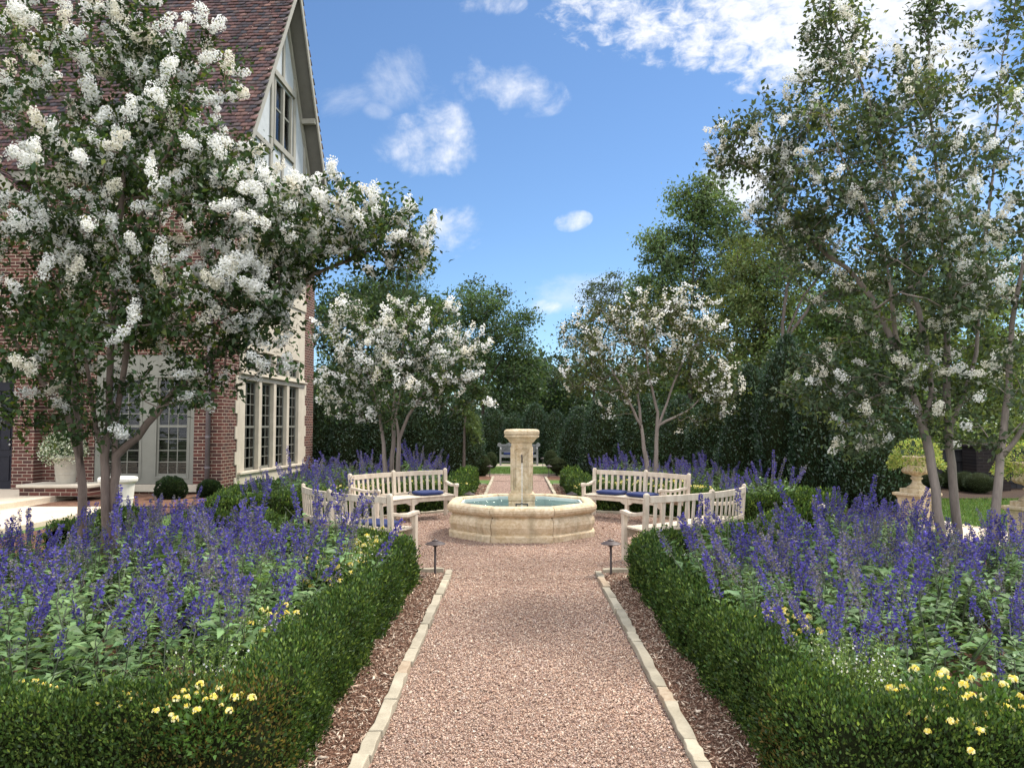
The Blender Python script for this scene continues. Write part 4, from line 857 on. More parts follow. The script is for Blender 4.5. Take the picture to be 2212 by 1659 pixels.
wt_ = tiles('roof_tiles', (PX+1.45, -PD-0.45, wx(PX+1.45)), (0, 1, 0), tuple(vdir), (0.98/LL, 0, 1/LL), 4.2, 6.4, rf, 5, clip=lambda u, v: np.full(len(u), True))
mb = MB(); mb.loft([[(x, -PD-0.46, wx(x)-0.30), (x, -PD-0.42, wx(x)-0.30), (x, -PD-0.42, wx(x)+0.01), (x, -PD-0.46, wx(x)+0.01)] for x in (PX+1.45, -8.0)]); mb.build('wing_fascia', M['beam'], rf)
mb = MB(); mb.loft([[(x, -PD-0.41, wx(x)-0.10), (x, 2.5, wx(x)-0.10), (x, 2.5, wx(x)-0.02), (x, -PD-0.41, wx(x)-0.02)] for x in (PX+1.42, -8.0)]); mb.build('wing_deck', M['soffit'], rf)

# terrace steps by the door (structure), brick planter wall
for nm, y0, y1, z, x0, x1 in (('terrace_landing', -4.6, -0.34, 0.13, -12, -2.75), ('terrace_step', -6.6, -4.605, 0.06, -12, -0.55), ('terrace_paving', -14.6, -2.0, 0.017, -12, -0.6)):
    mb = MB(); mb.box(x0, x1, y0, y1, -0.1, z); o = mb.build(nm, M['paving'], None, bevel=0.012); o.matrix_world = H.matrix_basis; o.location = H.location; o.rotation_euler = H.rotation_euler; tag(o, kind='structure')
def hloc(x, y, z=0):
    c, s = math.cos(R(-2.9)), math.sin(R(-2.9)); return (-7.12+c*x-s*y, 18.13+s*x+c*y, z)
bw = empty('brick_planter_block', hloc(-2.75, -1.55, 0.13), R(-2.9), 'low brick block with stone cap carrying the planted pot by the front door', 'brick block')
mb = MB(); mb.box(-0.8, 0.75, -0.42, 0.42, 0.0, 0.18); mb.build('brickwork', M['brick_front'], bw)
mb = MB(); mb.box(-0.85, 0.8, -0.47, 0.47, 0.18, 0.24); mb.build('stone_cap', M['limestone'], bw, bevel=0.01)
def pot(loc, label, h=0.86, r=0.31, pm='pot'):
    p = empty('terracotta_planter', loc, 0, label, 'planter', 'cream planters on the terrace')
    pr = [(0.66, 0.0), (0.68, 0.02), (0.745, 0.33), (0.775, 0.335), (0.775, 0.36), (0.755, 0.37), (0.80, 0.55), (0.825, 0.555), (0.825, 0.58), (0.81, 0.585), (0.87, 0.86), (0.90, 0.885), (0.99, 0.90), (1.02, 0.93), (1.02, 0.965), (0.99, 0.995), (0.90, 1.0)]
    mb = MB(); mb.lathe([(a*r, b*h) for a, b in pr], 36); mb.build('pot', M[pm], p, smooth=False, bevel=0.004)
    mb = MB(); mb.lathe([(0.9*r, 0.995*h), (0.86*r, 0.90*h), (0.0, 0.91*h)], 24, cap=False); mb.build('soil', M['soil'], p)
    return p
pp = at(255, 1030, 13.2); pot((pp[0], pp[1], pp[2]-0.86), 'empty cream planter with rolled rim standing behind the front left crape myrtle trunks')
p2 = hloc(-2.80, -1.55, 0.37); pot(p2, 'cream planter with trailing white plant beside the front door', 0.60, 0.28, 'shaded_pot')
n = 2600; d = rdir(n); d[:, 2] = d[:, 2]*0.9+0.15; rr = rng.uniform(0.35, 1, n)**0.6; P = unit(d)*np.array([0.54, 0.42, 0.42])*rr[:, None]+np.array([-0.05, -0.05, 0.05]); P[:, 2] -= 0.35*np.maximum(0, np.hypot(P[:, 0], P[:, 1])-0.35)*rng.random(n)
A = Acc(); A.add(*leafquads(P, rdir(n)+np.array([0, 0, 0.2]), rdir(n), rng.uniform(0.03, 0.06, n), rng.uniform(0.02, 0.035, n), hues(n, (0.10, 0.15, 0.07), 0.25, (0.62, 0.66, 0.56), 0.42)))
e = empty('trailing_plant', (p2[0], p2[1], 0.37+0.68), 0, 'trailing white and green plant spilling from the planter by the front door', 'plant'); link('leaves', A.mesh('trailing_leaves'), M['leaf'], e)
mb = MB()
for q in range(12): a = q*2.4; mb.tube([(0, 0, -0.1), (0.2*math.cos(a), 0.2*math.sin(a), 0.25), (0.48*math.cos(a), 0.42*math.sin(a), 0.05)], [0.006, 0.004, 0.002], 5)
mb.build('stems', M['stem'], e)
n = 1800; P = np.stack([rng.normal(size=n)*0.22, -rng.random(n)*0.10, rng.uniform(0, 2.5, n)], 1); P[:, 0] *= 1.2-P[:, 2]*0.28
A = Acc(); A.add(*leafquads(P, np.c_[rng.normal(size=(n, 1))*0.6, -0.4-rng.random((n, 1)), -0.6+rng.normal(size=(n, 1))*0.5], rdir(n), rng.uniform(0.05, 0.09, n), rng.uniform(0.04, 0.06, n), hues(n, (0.025, 0.055, 0.018), 0.25)))
e = empty('climbing_ivy', hloc(-3.75, -0.02, 0.9), R(-2.9), 'ivy climbing the brick wall between the door and front window', 'ivy'); link('leaves', A.mesh('ivy_leaves'), M['leaf'], e)
mb = MB(); mb.tube([(0, -0.02, -0.8), (0.05, -0.02, 0.3), (-0.06, -0.02, 1.2), (0.04, -0.02, 2.2)], [0.016, 0.012, 0.009, 0.004], 6); mb.build('vine', M['dark_bark'], e)
# ------------------------------------------------------------------ boxwood hedges
def resample(pts, step):
    pts = np.array(pts, float); d = np.r_[0, np.cumsum(np.linalg.norm(np.diff(pts, axis=0), axis=1))]; n = max(2, int(d[-1]/step)+1); s = np.linspace(0, d[-1], n)
    return np.stack([np.interp(s, d, pts[:, k]) for k in range(2)], 1), s
def hedge(name, pts, w, h, label, cover=1.0, cull=None, brown=None, group='boxwood hedges round the flower beds', lmin=0.021):
    C2, s = resample(pts, 0.08); T = unit(np.gradient(C2, axis=0)); Nn = np.stack([T[:, 1], -T[:, 0]], 1)      # right-hand normal
    prof = [(-0.5, 0.0), (-0.53, 0.3), (-0.52, 0.62), (-0.46, 0.86), (-0.33, 0.97), (0.0, 1.0), (0.33, 0.97), (0.46, 0.86), (0.52, 0.62), (0.53, 0.3), (0.5, 0.0)]
    pr = np.array(prof); pl_ = np.r_[0, np.cumsum(np.hypot(*(np.diff(pr, axis=0)*[w, h]).T))]
    def surf(si, q, out=0.0):                              # si: arc length, q: 0..1 round the section
        c = np.stack([np.interp(si, s, C2[:, k]) for k in range(2)], 1); nn = unit(np.stack([np.interp(si, s, Nn[:, k]) for k in range(2)], 1))
        qq = q*pl_[-1]; u = np.interp(qq, pl_, pr[:, 0]); v = np.interp(qq, pl_, pr[:, 1])
        du = np.interp(qq+0.01, pl_, pr[:, 0])-np.interp(qq-0.01, pl_, pr[:, 0]); dv = np.interp(qq+0.01, pl_, pr[:, 1])-np.interp(qq-0.01, pl_, pr[:, 1])
        on = unit(np.stack([-dv*h, du*w], 1))              # outward in section plane (profile runs clockwise)
        P = np.c_[c+nn*(u*w)[:, None], v*h]; N = np.c_[nn*on[:, :1], on[:, 1]]
        b = (vnoise(P, 2.3, 3)-0.5)*0.11+(vnoise(P, 6.5, 4)-0.5)*0.085
        return P+N*(b+out)[:, None], N
    root = empty(name, (0, 0, 0), 0, label, 'hedge', group)
    ns, nq = len(s), 23; SI, Q = np.meshgrid(s, np.linspace(0, 1, nq), indexing='ij')
    V, _ = surf(SI.ravel(), Q.ravel(), -0.045); i, j = np.meshgrid(np.arange(ns-1), np.arange(nq-1), indexing='ij'); b = (i*nq+j).ravel()
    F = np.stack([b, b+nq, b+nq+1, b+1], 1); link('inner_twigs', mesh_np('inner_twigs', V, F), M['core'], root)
    # leaves: finer where the hedge is close to the path end one walks from
    A = Acc(); S = s[-1]; N0 = int(S*pl_[-1]*18000); si = rng.random(N0)*S; q = rng.random(N0); P, N = surf(si, q)
    dist = np.linalg.norm(P-CAM, axis=1); L = lmin*np.maximum(1, dist/4.2)**0.78; dens = cover*2.3/(0.5*L*L*0.55)
    k = rng.random(N0)*18000 < dens
    if cull is not None: k &= cull(P)
    P, N, L = P[k], N[k], L[k]; n = len(P)
    P = P+N*(rng.normal(size=n)*0.016+(vnoise(P, 17, 6)-0.5)*0.06-0.03*rng.random(n)**2)[:, None]
    Adir = N*0.75+np.array([0, 0, 0.95])+rng.normal(size=(n, 3))*0.5
    c = hues(n, (0.041, 0.078, 0.018), 0.3, (0.12, 0.175, 0.038), 0.22)
    patch = vnoise(P, 3.2, 9)[:, None]; c = c*(0.75+0.55*patch)
    if brown is not None:
        m = (np.linalg.norm(P-np.array(brown[0]), axis=1)+rng.normal(size=n)*0.08 < brown[1]) & (rng.random(n) < 0.42); c[m] = hues(m.sum(), (0.15, 0.115, 0.03), 0.25)
    stray = rng.random(n) < 0.03; P[stray] += N[stray]*0.03+np.array([0, 0, 0.035])*(N[stray, 2:] > 0.5); c[stray] *= 1.5
    A.add(*leafquads(P, Adir, N+rng.normal(size=(n, 3))*0.6, L*rng.uniform(0.75, 1.3, n), L*rng.uniform(0.42, 0.62, n), c.clip(0, 0.9)))
    link('leaves', A.mesh('hedge_leaves'), M['leaf'], root); return root
RH = 3.72
def bed_front(sgn, yn):
    a1 = math.pi-math.asin(1.29/RH); a2 = math.pi/2+math.asin(1.15/RH)
    arc = arcpts(RH, a1, a2, 14); return [(sgn*x, y) for x, y in [(4.3, yn), (1.5, yn), (1.33, yn+0.05), (1.29, yn+0.25)]+arc+[(4.6, 10.35)]]
def bed_back(sgn):
    b1 = math.asin(1.38/RH); b2 = math.pi/2-math.asin(1.15/RH)
    arc = arcpts(RH, b1, b2, 14); return [(sgn*x, y) for x, y in [(1.38, 20.7)]+arc+[(5.05, 12.65), (5.15, 13.0), (5.15, 20.2)]]
hedge('boxwood_hedge', bed_front(-1, 3.46), 0.33, 0.455, 'dark green boxwood hedge round the near left salvia bed, browned at its corner', brown=((-1.28, 3.35, 0.25), 0.34))
hedge('boxwood_hedge', bed_front(1, 3.24), 0.33, 0.455, 'dark green boxwood hedge round the near right salvia bed', brown=((1.2, 3.6, 0.1), 0.2))
hedge('boxwood_hedge', bed_back(-1), 0.44, 0.46, 'boxwood hedge behind the far left bench, running beside the far path')
hedge('boxwood_hedge', bed_back(1), 0.44, 0.46, 'boxwood hedge behind the far right bench, running beside the far path')
hedge('boxwood_hedge', [(-5.15, 10.3), (-5.2, 8.6)], 0.44, 0.50, 'short boxwood hedge beyond the left salvia, in front of the house window')
for (x, y, r, l) in ((-7.75, 16.9, 0.28, 'dark rounded boxwood under the front window of the house'), (-7.05, 17.3, 0.22, 'small dark rounded boxwood by the downspout')):
    e = empty('rounded_boxwood', (x, y, 0), 0, l, 'shrub', 'rounded shrubs under the front window'); n = 5200; d = rdir(n); P = d*r*(1+0.22*(vnoise(d+3, 4.0, 5)-0.5))[:, None]*np.array([1.15, 1, 0.95])+np.array([0, 0, r*0.8]); k = P[:, 2] > 0; P, d = P[k], d[k]; n = len(P)
    A = Acc(); A.add(*leafquads(P, d+rdir(n)*0.6+np.array([0, 0, .5]), d+rdir(n)*.5, rng.uniform(0.03, 0.05, n), rng.uniform(0.018, 0.028, n), hues(n, (0.016, 0.033, 0.012), 0.3, (0.05, 0.08, 0.025), 0.1))); link('leaves', A.mesh('boxwood_leaves'), M['leaf'], e)
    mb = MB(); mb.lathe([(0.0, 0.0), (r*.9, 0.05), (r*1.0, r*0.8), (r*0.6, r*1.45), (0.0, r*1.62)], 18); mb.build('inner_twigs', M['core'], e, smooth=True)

# ------------------------------------------------------------------ flowering plants
def tubeacc(A, pts, r, c):
    mb = MB(); mb.tube(pts, r, 4, cap=False); A.add(np.array(mb.v), np.array(mb.f), np.tile(np.array(c)[None], (len(mb.v), 1)))
def salvia(seed):
    rg = np.random.default_rng(seed); root = empty('salvia_plant'); A = Acc(); B = Acc(); ns = rg.integers(12, 17)
    for i in range(ns):
        a = i*2.4+rg.normal()*0.4; lean = rg.uniform(0.05, 0.42); bx, by = 0.05*math.cos(a), 0.05*math.sin(a); hf = rg.uniform(0.30, 0.54); sp = rg.uniform(0.11, 0.33) if rg.random() < 0.39 else 0.0
        tip = np.array([bx+lean*0.62*math.cos(a), by+lean*0.62*math.sin(a), hf]); b0 = np.array([bx, by, 0.0]); up_ = unit((tip-b0)+np.array([0, 0, 0.22])); end = tip+up_*(0.05+sp)+rg.normal(size=3)*np.array([0.05, 0.05, 0.015])
        tubeacc(A, [b0, (b0+tip)/2+np.array([0, 0, 0.03]), tip, end], [0.005, 0.004, 0.003, 0.0015], (0.13, 0.15, 0.10))
        m = 26; t = np.sort(rg.uniform(0.12, 1.02, m)); P = b0+(tip-b0)*t[:, None]+np.array([0, 0, 0.03])*np.sin(t*3.1)[:, None]
        th = np.arange(m)*1.9+rg.normal(size=m)*0.5; Ad = np.stack([np.cos(th), np.sin(th), 0.35+rg.normal(size=m)*0.25], 1)
        L = rg.uniform(0.055, 0.10, m)*np.where(t > 0.85, 0.62, 1); P = P+Ad*0.012
        A.add(*leafbent(P, Ad, np.tile([0, 0, 1.0], (m, 1))+rg.normal(size=(m, 3))*0.25, L, L*0.52, (np.array([[0.13, 0.212, 0.085]])*(1+rg.normal(size=(m, 1))*0.22)*(1+rg.normal(size=(m, 3))*0.05)).clip(0.02, 0.5)))
        if sp == 0: continue
        B = Acc()
        # flower spike: whorls of small florets, spent calyces low down, buds at the tip
        s0 = tip+up_*0.045; ax = end-s0; ln = np.linalg.norm(ax); nf = int(ln*640); t = np.sort(rg.random(nf)); t = np.round(t*ln/0.016)*0.016/ln+rg.normal(size=nf)*0.006
        th = rg.random(nf)*6.28; e1 = unit(np.cross(ax, [0.3, 1, 0.1])); e2 = unit(np.cross(ax, e1)); rad = (np.cos(th)[:, None]*e1+np.sin(th)[:, None]*e2)
        P = s0+ax*t[:, None]+rad*(0.006+0.0135*rg.random(nf))[:, None]*(1.15-0.75*t)[:, None]; fade = rg.random()
        fl = (rg.random(nf) < np.where(fade < 0.33, 0.10, 0.66)*np.interp(t, [0, 0.25, 0.8, 1], [0.45, 0.9, 1, 0.6]))
        c = np.where(fl[:, None], np.array([[0.095, 0.075, 0.34]]), np.where(rg.random(nf)[:, None] < 0.5, np.array([[0.17, 0.165, 0.215]]), np.array([[0.21, 0.185, 0.17]])))*(1+rg.normal(size=(nf, 1))*0.28).clip(0.4, 1.8)
        Ls = np.where(fl, rg.uniform(0.015, 0.024, nf), rg.uniform(0.011, 0.017, nf))
        B.add(*leafquads(P, rad+unit(ax)*0.55+rg.normal(size=(nf, 3))*0.3, rg.normal(size=(nf, 3)), Ls, Ls*rg.uniform(0.55, 0.9, nf), c.clip(0.01, 0.8), 0.25)); link('flower_spike', B.mesh('salvia_spike'), M['petal'], root)
    link('leaves', A.mesh('salvia_leaves'), M['salvia'], root); return root
SAL = [salvia(100+k) for k in range(9)]; used = set()
def inview(x, y, z=0.4, mrg=1.1):
    v = np.array([x, y, z])-CAM; k = v@FW
    if k < 0.5: return False
    px = FPX*(v@RT)/k; return abs(px) < CXP*1.0+FPX*mrg/k
def plant(protos, key, x, y, z, sc, label, cat, group, lean=(0, 0)):
    i = random.randrange(len(protos)); p = protos[i]
    if (key, i) not in used: used.add((key, i)); o = p
    else: o = copy_tree(p)
    o.location = (x, y, z); o.rotation_euler = (lean[1], lean[0], random.uniform(0, 6.28)); o.scale = (sc, sc, sc*random.uniform(0.92, 1.1))
    if lean != (0, 0): o.rotation_mode = 'QUATERNION'; o.rotation_quaternion = (Matrix.Rotation(lean[0], 3, 'Y') @ Matrix.Rotation(lean[1], 3, 'X') @ Matrix.Rotation(random.uniform(0, 6.28), 3, 'Z')).to_quaternion()
    return tag(o, label, cat, group)
def poisson(x0, x1, y0, y1, r, ok, tries=6000):
    pts = []
    for _ in range(tries):
        p = (random.uniform(x0, x1), random.uniform(y0, y1))
        if ok(*p) and all((p[0]-q[0])**2+(p[1]-q[1])**2 > r*r for q in pts): pts.append(p)
    return pts
def okfront(sgn, yn):
    def f(x, y):
        x = abs(x); d = math.hypot(x, y-CC[1]); edge = 1.58 if y < 6.6 else 1.92
        return x > edge and y > yn+0.5 and d > 4.35 and y < 10.0 and x < 5.25 and inview(sgn*x, y)
    return f
def okback(sgn):
    def f(x, y):
        x = abs(x); d = math.hypot(x, y-CC[1]); return x > 1.95 and d > 4.35 and 13.1 < y < 20.0 and x < 4.9
    return f
slab = {-1: 'blue violet salvia plant in the near left bed by the white crape myrtle', 1: 'blue violet salvia plant in the near right bed by the grey trunks'}
for sgn, yn in ((-1, 3.46), (1, 3.24)):
    pts = poisson(min(sgn*1.5, sgn*6.0), max(sgn*1.5, sgn*6.0), 3.9, 10.0, 0.40, okfront(sgn, yn), 9000)[:140]
    for x, y in pts:
        sc = random.uniform(0.9, 1.34)*(1.0 if y > 5 else 0.92)*(0.82 if sgn*x > 3.6 and y > 7.2 else 1.0); ln = random.gauss(0.10 if sgn < 0 and x > -3.2 else (-0.05 if sgn > 0 and x < 2.8 else 0.0), 0.05)
        plant(SAL, 'sal', x, y, 0.01, sc, slab[sgn], 'salvia', 'salvia plants in the near %s bed' % ('left' if sgn < 0 else 'right'), (ln, random.gauss(0, 0.09)))
    pts = poisson(min(sgn*1.9, sgn*4.9), max(sgn*1.9, sgn*4.9), 13.1, 20, 0.60, okback(sgn), 5000)[:36]
    for x, y in pts: plant(SAL, 'sal', x, y, 0.01, random.uniform(0.95, 1.3), 'lavender blue salvia plant in the bed behind the far %s bench' % ('left' if sgn < 0 else 'right'), 'salvia', 'salvia plants behind the far %s bench' % ('left' if sgn < 0 else 'right'), (random.gauss(0, 0.04), random.gauss(0, 0.04)))
def lantana(seed):
    rg = np.random.default_rng(seed); root = empty('yellow_lantana'); n = 520; d = unit(rg.normal(size=(n, 3))); d[:, 2] = np.abs(d[:, 2]); rr = rg.uniform(0.3, 1, n)**0.6; A = Acc(); B = Acc()
    P = d*np.array([0.24, 0.24, 0.34])*rr[:, None]+np.array([0, 0, 0.05]); L = rg.uniform(0.03, 0.05, n)
    A.add(*leafbent(P, d+np.array([0, 0, .5])+rg.normal(size=(n, 3))*0.4, rg.normal(size=(n, 3))+np.array([0, 0, 1.0]), L, L*0.55, (np.array([[0.07, 0.14, 0.03]])*(1+rg.normal(size=(n, 1))*0.25)).clip(0.02, 0.4)))
    for i in range(15):
        th = i*2.4; r = 0.25*math.sqrt((i+0.5)/15); c0 = np.array([r*math.cos(th), r*math.sin(th), 0.36-0.9*r*r*2+rg.uniform(-.02, .05)]); m = 30; dd = unit(rg.normal(size=(m, 3))); dd[:, 2] = np.abs(dd[:, 2])*0.8
        B = Acc(); tubeacc(B, [c0*np.array([.6, .6, .5]), c0], 0.003, (0.08, 0.12, 0.04)); R_ = rg.uniform(0.012, 0.024)
        cc = np.where((dd[:, 2] > 0.45)[:, None] | (rg.random(m) < 0.3)[:, None], np.array([[0.87, 0.72, 0.13]]), np.array([[0.92, 0.87, 0.50]]))*(1+rg.normal(size=(m, 1))*0.1)
        B.add(*leafquads(c0+dd*R_*np.array([1, 1, 0.55]), unit(np.cross(dd, rg.normal(size=(m, 3)))), dd, np.full(m, 0.019), np.full(m, 0.019), cc.clip(0, 0.95), 0.05)); link('flower_head', B.mesh('lantana_flower'), M['petal'], root)
    link('leaves', A.mesh('lantana_leaves'), M['leaf'], root); return root
def sprig(seed):
    rg = np.random.default_rng(seed); root = empty('white_summer_snapdragon'); A = Acc(); B = Acc()
    for i in range(26):
        a = i*2.4; b0 = np.array([0.06*math.cos(a), 0.06*math.sin(a), 0]); e = np.array([rg.uniform(.05, .26)*math.cos(a), rg.uniform(.05, .26)*math.sin(a), rg.uniform(0.30, 0.5)]); tubeacc(A, [b0, (b0+e)/2+np.array([0, 0, .04]), e], [0.003, 0.002, 0.001], (0.13, 0.19, 0.05))
        m = 34; t = rg.uniform(0.15, 1, m); P = b0+(e-b0)*t[:, None]+np.array([0, 0, .04])*np.sin(t*3.1)[:, None]; L = rg.uniform(0.011, 0.024, m)*(1.25-0.6*t)
        A.add(*leafquads(P, rg.normal(size=(m, 3))+np.array([0, 0, .6]), rg.normal(size=(m, 3)), L, L*0.4, (np.array([[0.23, 0.33, 0.085]])*(1+rg.normal(size=(m, 1))*0.25)).clip(0.02, 0.5)))
        m = 2; t = rg.uniform(0.6, 1.0, m); P = b0+(e-b0)*t[:, None]+rg.normal(size=(m, 3))*0.012; A.add(*leafquads(P, rg.normal(size=(m, 3)), rg.normal(size=(m, 3)), np.full(m, .014), np.full(m, .012), np.full((m, 3), 0.78)))
    link('sprigs', A.mesh('sprig_leaves'), M['leaf'], root); return root
LAN = [lantana(300+k) for k in range(4)]; SPR = [sprig(400+k) for k in range(3)]
def lan(px, py, h, label, sc=1.0, n=1, sp=0.22, grp=None):
    g = gnd(px, py, h)
    for i in range(n):
        x, y = g[0]+random.gauss(0, sp)*(n > 1), g[1]+random.gauss(0, sp*1.3)*(n > 1)
        if y > 4.2: x = math.copysign(max(abs(x), 1.62), x)
        plant(LAN, 'lan', x, y, max(0.01, h-0.36*sc), sc, label, 'lantana', grp)
lan(790, 1165, 0.46, 'yellow flowering clump inside the left hedge in front of the near left bench', 1.05, 6, 0.22, 'yellow clumps before the near left bench')
lan(735, 1225, 0.46, 'yellow flowering clump beside the left hedge, between hedge and salvia', 1.05, 4, 0.18, 'yellow clumps along the left hedge')
lan(648, 1322, 0.46, 'single yellow flowering clump at mid length of the left hedge', 0.95)
lan(455, 1492, 0.50, 'yellow flowering clump poking over the near left hedge, right of another', 0.72); lan(410, 1500, 0.48, 'yellow flowering clump drooping over the top of the near left hedge', 0.6)
lan(268, 1495, 0.47, 'small lone yellow flower clump on the near left hedge', 0.45); lan(60, 1480, 0.45, 'small orange yellow flower clump at the far left of the near hedge', 0.5)
lan(1660, 1330, 0.48, 'yellow flowering clump inside the right hedge, left of the tall salvia', 0.9, 2, 0.10, 'yellow clumps inside the right hedge')
lan(2010, 1470, 0.50, 'yellow flowering clump at the lower right before the near hedge', 0.85); lan(2120, 1480, 0.50, 'large yellow flowering clump near the right edge above the hedge', 0.9); lan(2040, 1545, 0.46, 'yellow flowering clump trailing over the near right hedge', 0.7); lan(2170, 1525, 0.46, 'small yellow clump at the right edge of the near hedge', 0.6)
lan(1510, 1205, 0.47, 'yellow clump by the hedge in front of the near right bench', 0.8)
for sgn, nm in ((-1, 'left'), (1, 'right')):
    for k in range(9):
        a = R(18+k*4.2); r = 4.15+random.uniform(-.1, .25); plant(LAN, 'lan', sgn*r*math.sin(a), CC[1]+r*math.cos(a), 0.12, random.uniform(0.95, 1.2), 'yellow flowering clump behind the slats of the far %s bench' % nm, 'lantana', 'yellow clumps behind the far %s bench' % nm)
def spr(px, py, h, n, sp, label, grp):
    g = gnd(px, py, h)
    for i in range(n):
        x, y = g[0]+random.gauss(0, sp), g[1]+random.gauss(0, sp); x = math.copysign(max(abs(x), 1.60), x); y = max(y, 3.78)
        plant(SPR, 'spr', x, y, max(0.0, h-0.42), random.uniform(0.85, 1.15), label, 'snapdragon', grp)
spr(820, 1200, 0.45, 10, 0.26, 'lime green sprigs with white flowers inside the corner of the left hedge', 'lime sprigs at the left hedge corner'); spr(620, 1345, 0.45, 3, 0.12, 'lime green sprigs with white flowers at mid length of the left hedge', 'lime sprigs along the left hedge')
spr(525, 1440, 0.47, 2, 0.08, 'lime green sprigs at the near corner of the left hedge', 'lime sprigs at the near left corner')
spr(1480, 1212, 0.47, 12, 0.26, 'lime green sprigs inside the right hedge before the near right bench', 'lime sprigs before the near right bench'); spr(1560, 1270, 0.46, 4, 0.14, 'lime green sprigs between the right hedge and salvia', 'lime sprigs along the right hedge')
spr(1720, 1420, 0.50, 4, 0.13, 'tall lime sprigs with white flowers over the right hedge', 'lime sprigs over the right hedge'); spr(1830, 1500, 0.50, 3, 0.10, 'lime sprigs with white flowers at the near right corner of the hedge', 'lime sprigs at the near right corner')

# ------------------------------------------------------------------ trees
def blobtips(blobs, rgn):
    T = []
    for px, py, D, rx, ry, rd, n in blobs:
        c = at(px, py, D); s = np.linalg.norm(c-CAM)/FPX
        u = unit(rgn.normal(size=(n, 3)))*(rgn.uniform(0.12, 1.0, n)**0.42)[:, None]
        T.append(c+u[:, :1]*RT*rx*s+u[:, 1:2]*np.array([0, 1.0, 0])*rd+u[:, 2:3]*np.array([0, 0, 1.0])*ry*s)
    return np.concatenate(T)
def grow(trunks, tips, rtip, rmax, seed, zbias=0.35, power=0.45, r0=0.0):
    """trunks: list of polylines (top ends branch); returns list of (points, radii) limbs and per tip direction."""
    rg = np.random.default_rng(seed); P = []; par = []; ok = []; rmin = []
    for tr, zmin in trunks:
        tr = np.array(tr, float); prev = -1; rb = r0 if tr[0][2] < 0.1 else r0*0.55; nseg = len(tr)-1
        for i in range(len(tr)-1):
            if i == 0 and P:
                dd0 = np.linalg.norm(np.array(P)-tr[0], axis=1)
                if dd0.min() < 0.25: prev = int(dd0.argmin())
            m = max(2, int(np.linalg.norm(tr[i+1]-tr[i])/0.18))
            for t in range(m if i < len(tr)-2 else m+1): 
                p = tr[i]+(tr[i+1]-tr[i])*t/m; P.append(p+rg.normal(size=3)*0.006); par.append(prev); prev = len(P)-1; ok.append(p[2] > zmin); rmin.append(rb*(1-0.8*(i+t/m)/nseg))
    ntr = len(P); P = list(P); tipn = np.zeros(0, int); cent = np.mean([P[i] for i in range(ntr) if ok[i]], axis=0)
    arr = np.array(P); order = np.argsort(np.min(np.linalg.norm(tips[:, None]-arr[None, np.array(ok)], axis=2), axis=1)); tipi = []; dirs = []
    for ti in order:
        t = tips[ti]; arr = np.array(P); okk = np.array(ok); d = t-arr; dist = np.linalg.norm(d, axis=1); cost = dist+zbias*np.maximum(0, -d[:, 2])*2+zbias*np.maximum(0, 0.35*dist-d[:, 2]); cost[~okk] = 1e9
        a = int(np.argmin(cost)); p0 = arr[a]; L = dist[a]; m = max(2, int(L/0.16)); g0 = unit(p0-arr[par[a]]) if par[a] >= 0 else np.array([0, 0, 1.0]); g0 = unit(g0+np.array([0, 0, 0.25]))
        prev = a; c1 = p0+g0*L*0.42; c1 = c1+rg.normal(size=3)*0.05*L
        for q in range(1, m+1):
            u = q/m; p = (1-u)**2*p0+2*u*(1-u)*c1+u*u*t; P.append(p+rg.normal(size=3)*0.008*(q < m)); par.append(prev); prev = len(P)-1; ok.append(True)
        tipi.append(prev); dirs.append((ti, unit(t-c1)))
    n = len(P); cnt = np.zeros(n); kids = [[] for _ in range(n)]
    for i in range(n):
        if par[i] >= 0: kids[par[i]].append(i)
    for i in range(n-1, -1, -1):
        cnt[i] = max(1, cnt[i]) if not kids[i] else cnt[i]
        if par[i] >= 0: cnt[par[i]] += max(cnt[i], 1)
    rad = np.minimum(rtip*np.maximum(cnt, 1)**power, rmax); rad[:len(rmin)] = np.maximum(rad[:len(rmin)], rmin)
    limbs = []
    for i in range(n):
        if par[i] < 0 or True:
            pk = par[i] >= 0 and max(kids[par[i]], key=lambda k: cnt[k]) == i
            if pk: continue
            ch = [par[i], i] if par[i] >= 0 else [i]; c = i
            while kids[c]: c = max(kids[c], key=lambda k: cnt[k]); ch.append(c)
            if len(ch) > 1:
                rr = rad[ch].copy()
                if par[i] >= 0: rr[0] = min(rr[0], rr[1]*1.25)
                limbs.append((np.array(P)[ch], rr))
    D = np.zeros((len(tips), 3))
    for ti, d in dirs: D[ti] = d
    return limbs, D, np.array(P)
def limbmesh(name, limbs, mat, parent, nmax=10, flare=None):
    mb = MB()
    for p, r in limbs:
        n = nmax if r.max() > 0.03 else (6 if r.max() > 0.012 else 4); rr = r.copy()
        if flare and p[0][2] < 0.3: rr = rr*np.array([1+flare*math.exp(-max(0, q[2])/0.12) for q in p])
        mb.tube(p, rr, n, cap=False)
    return mb.build(name, mat, parent, smooth=True)
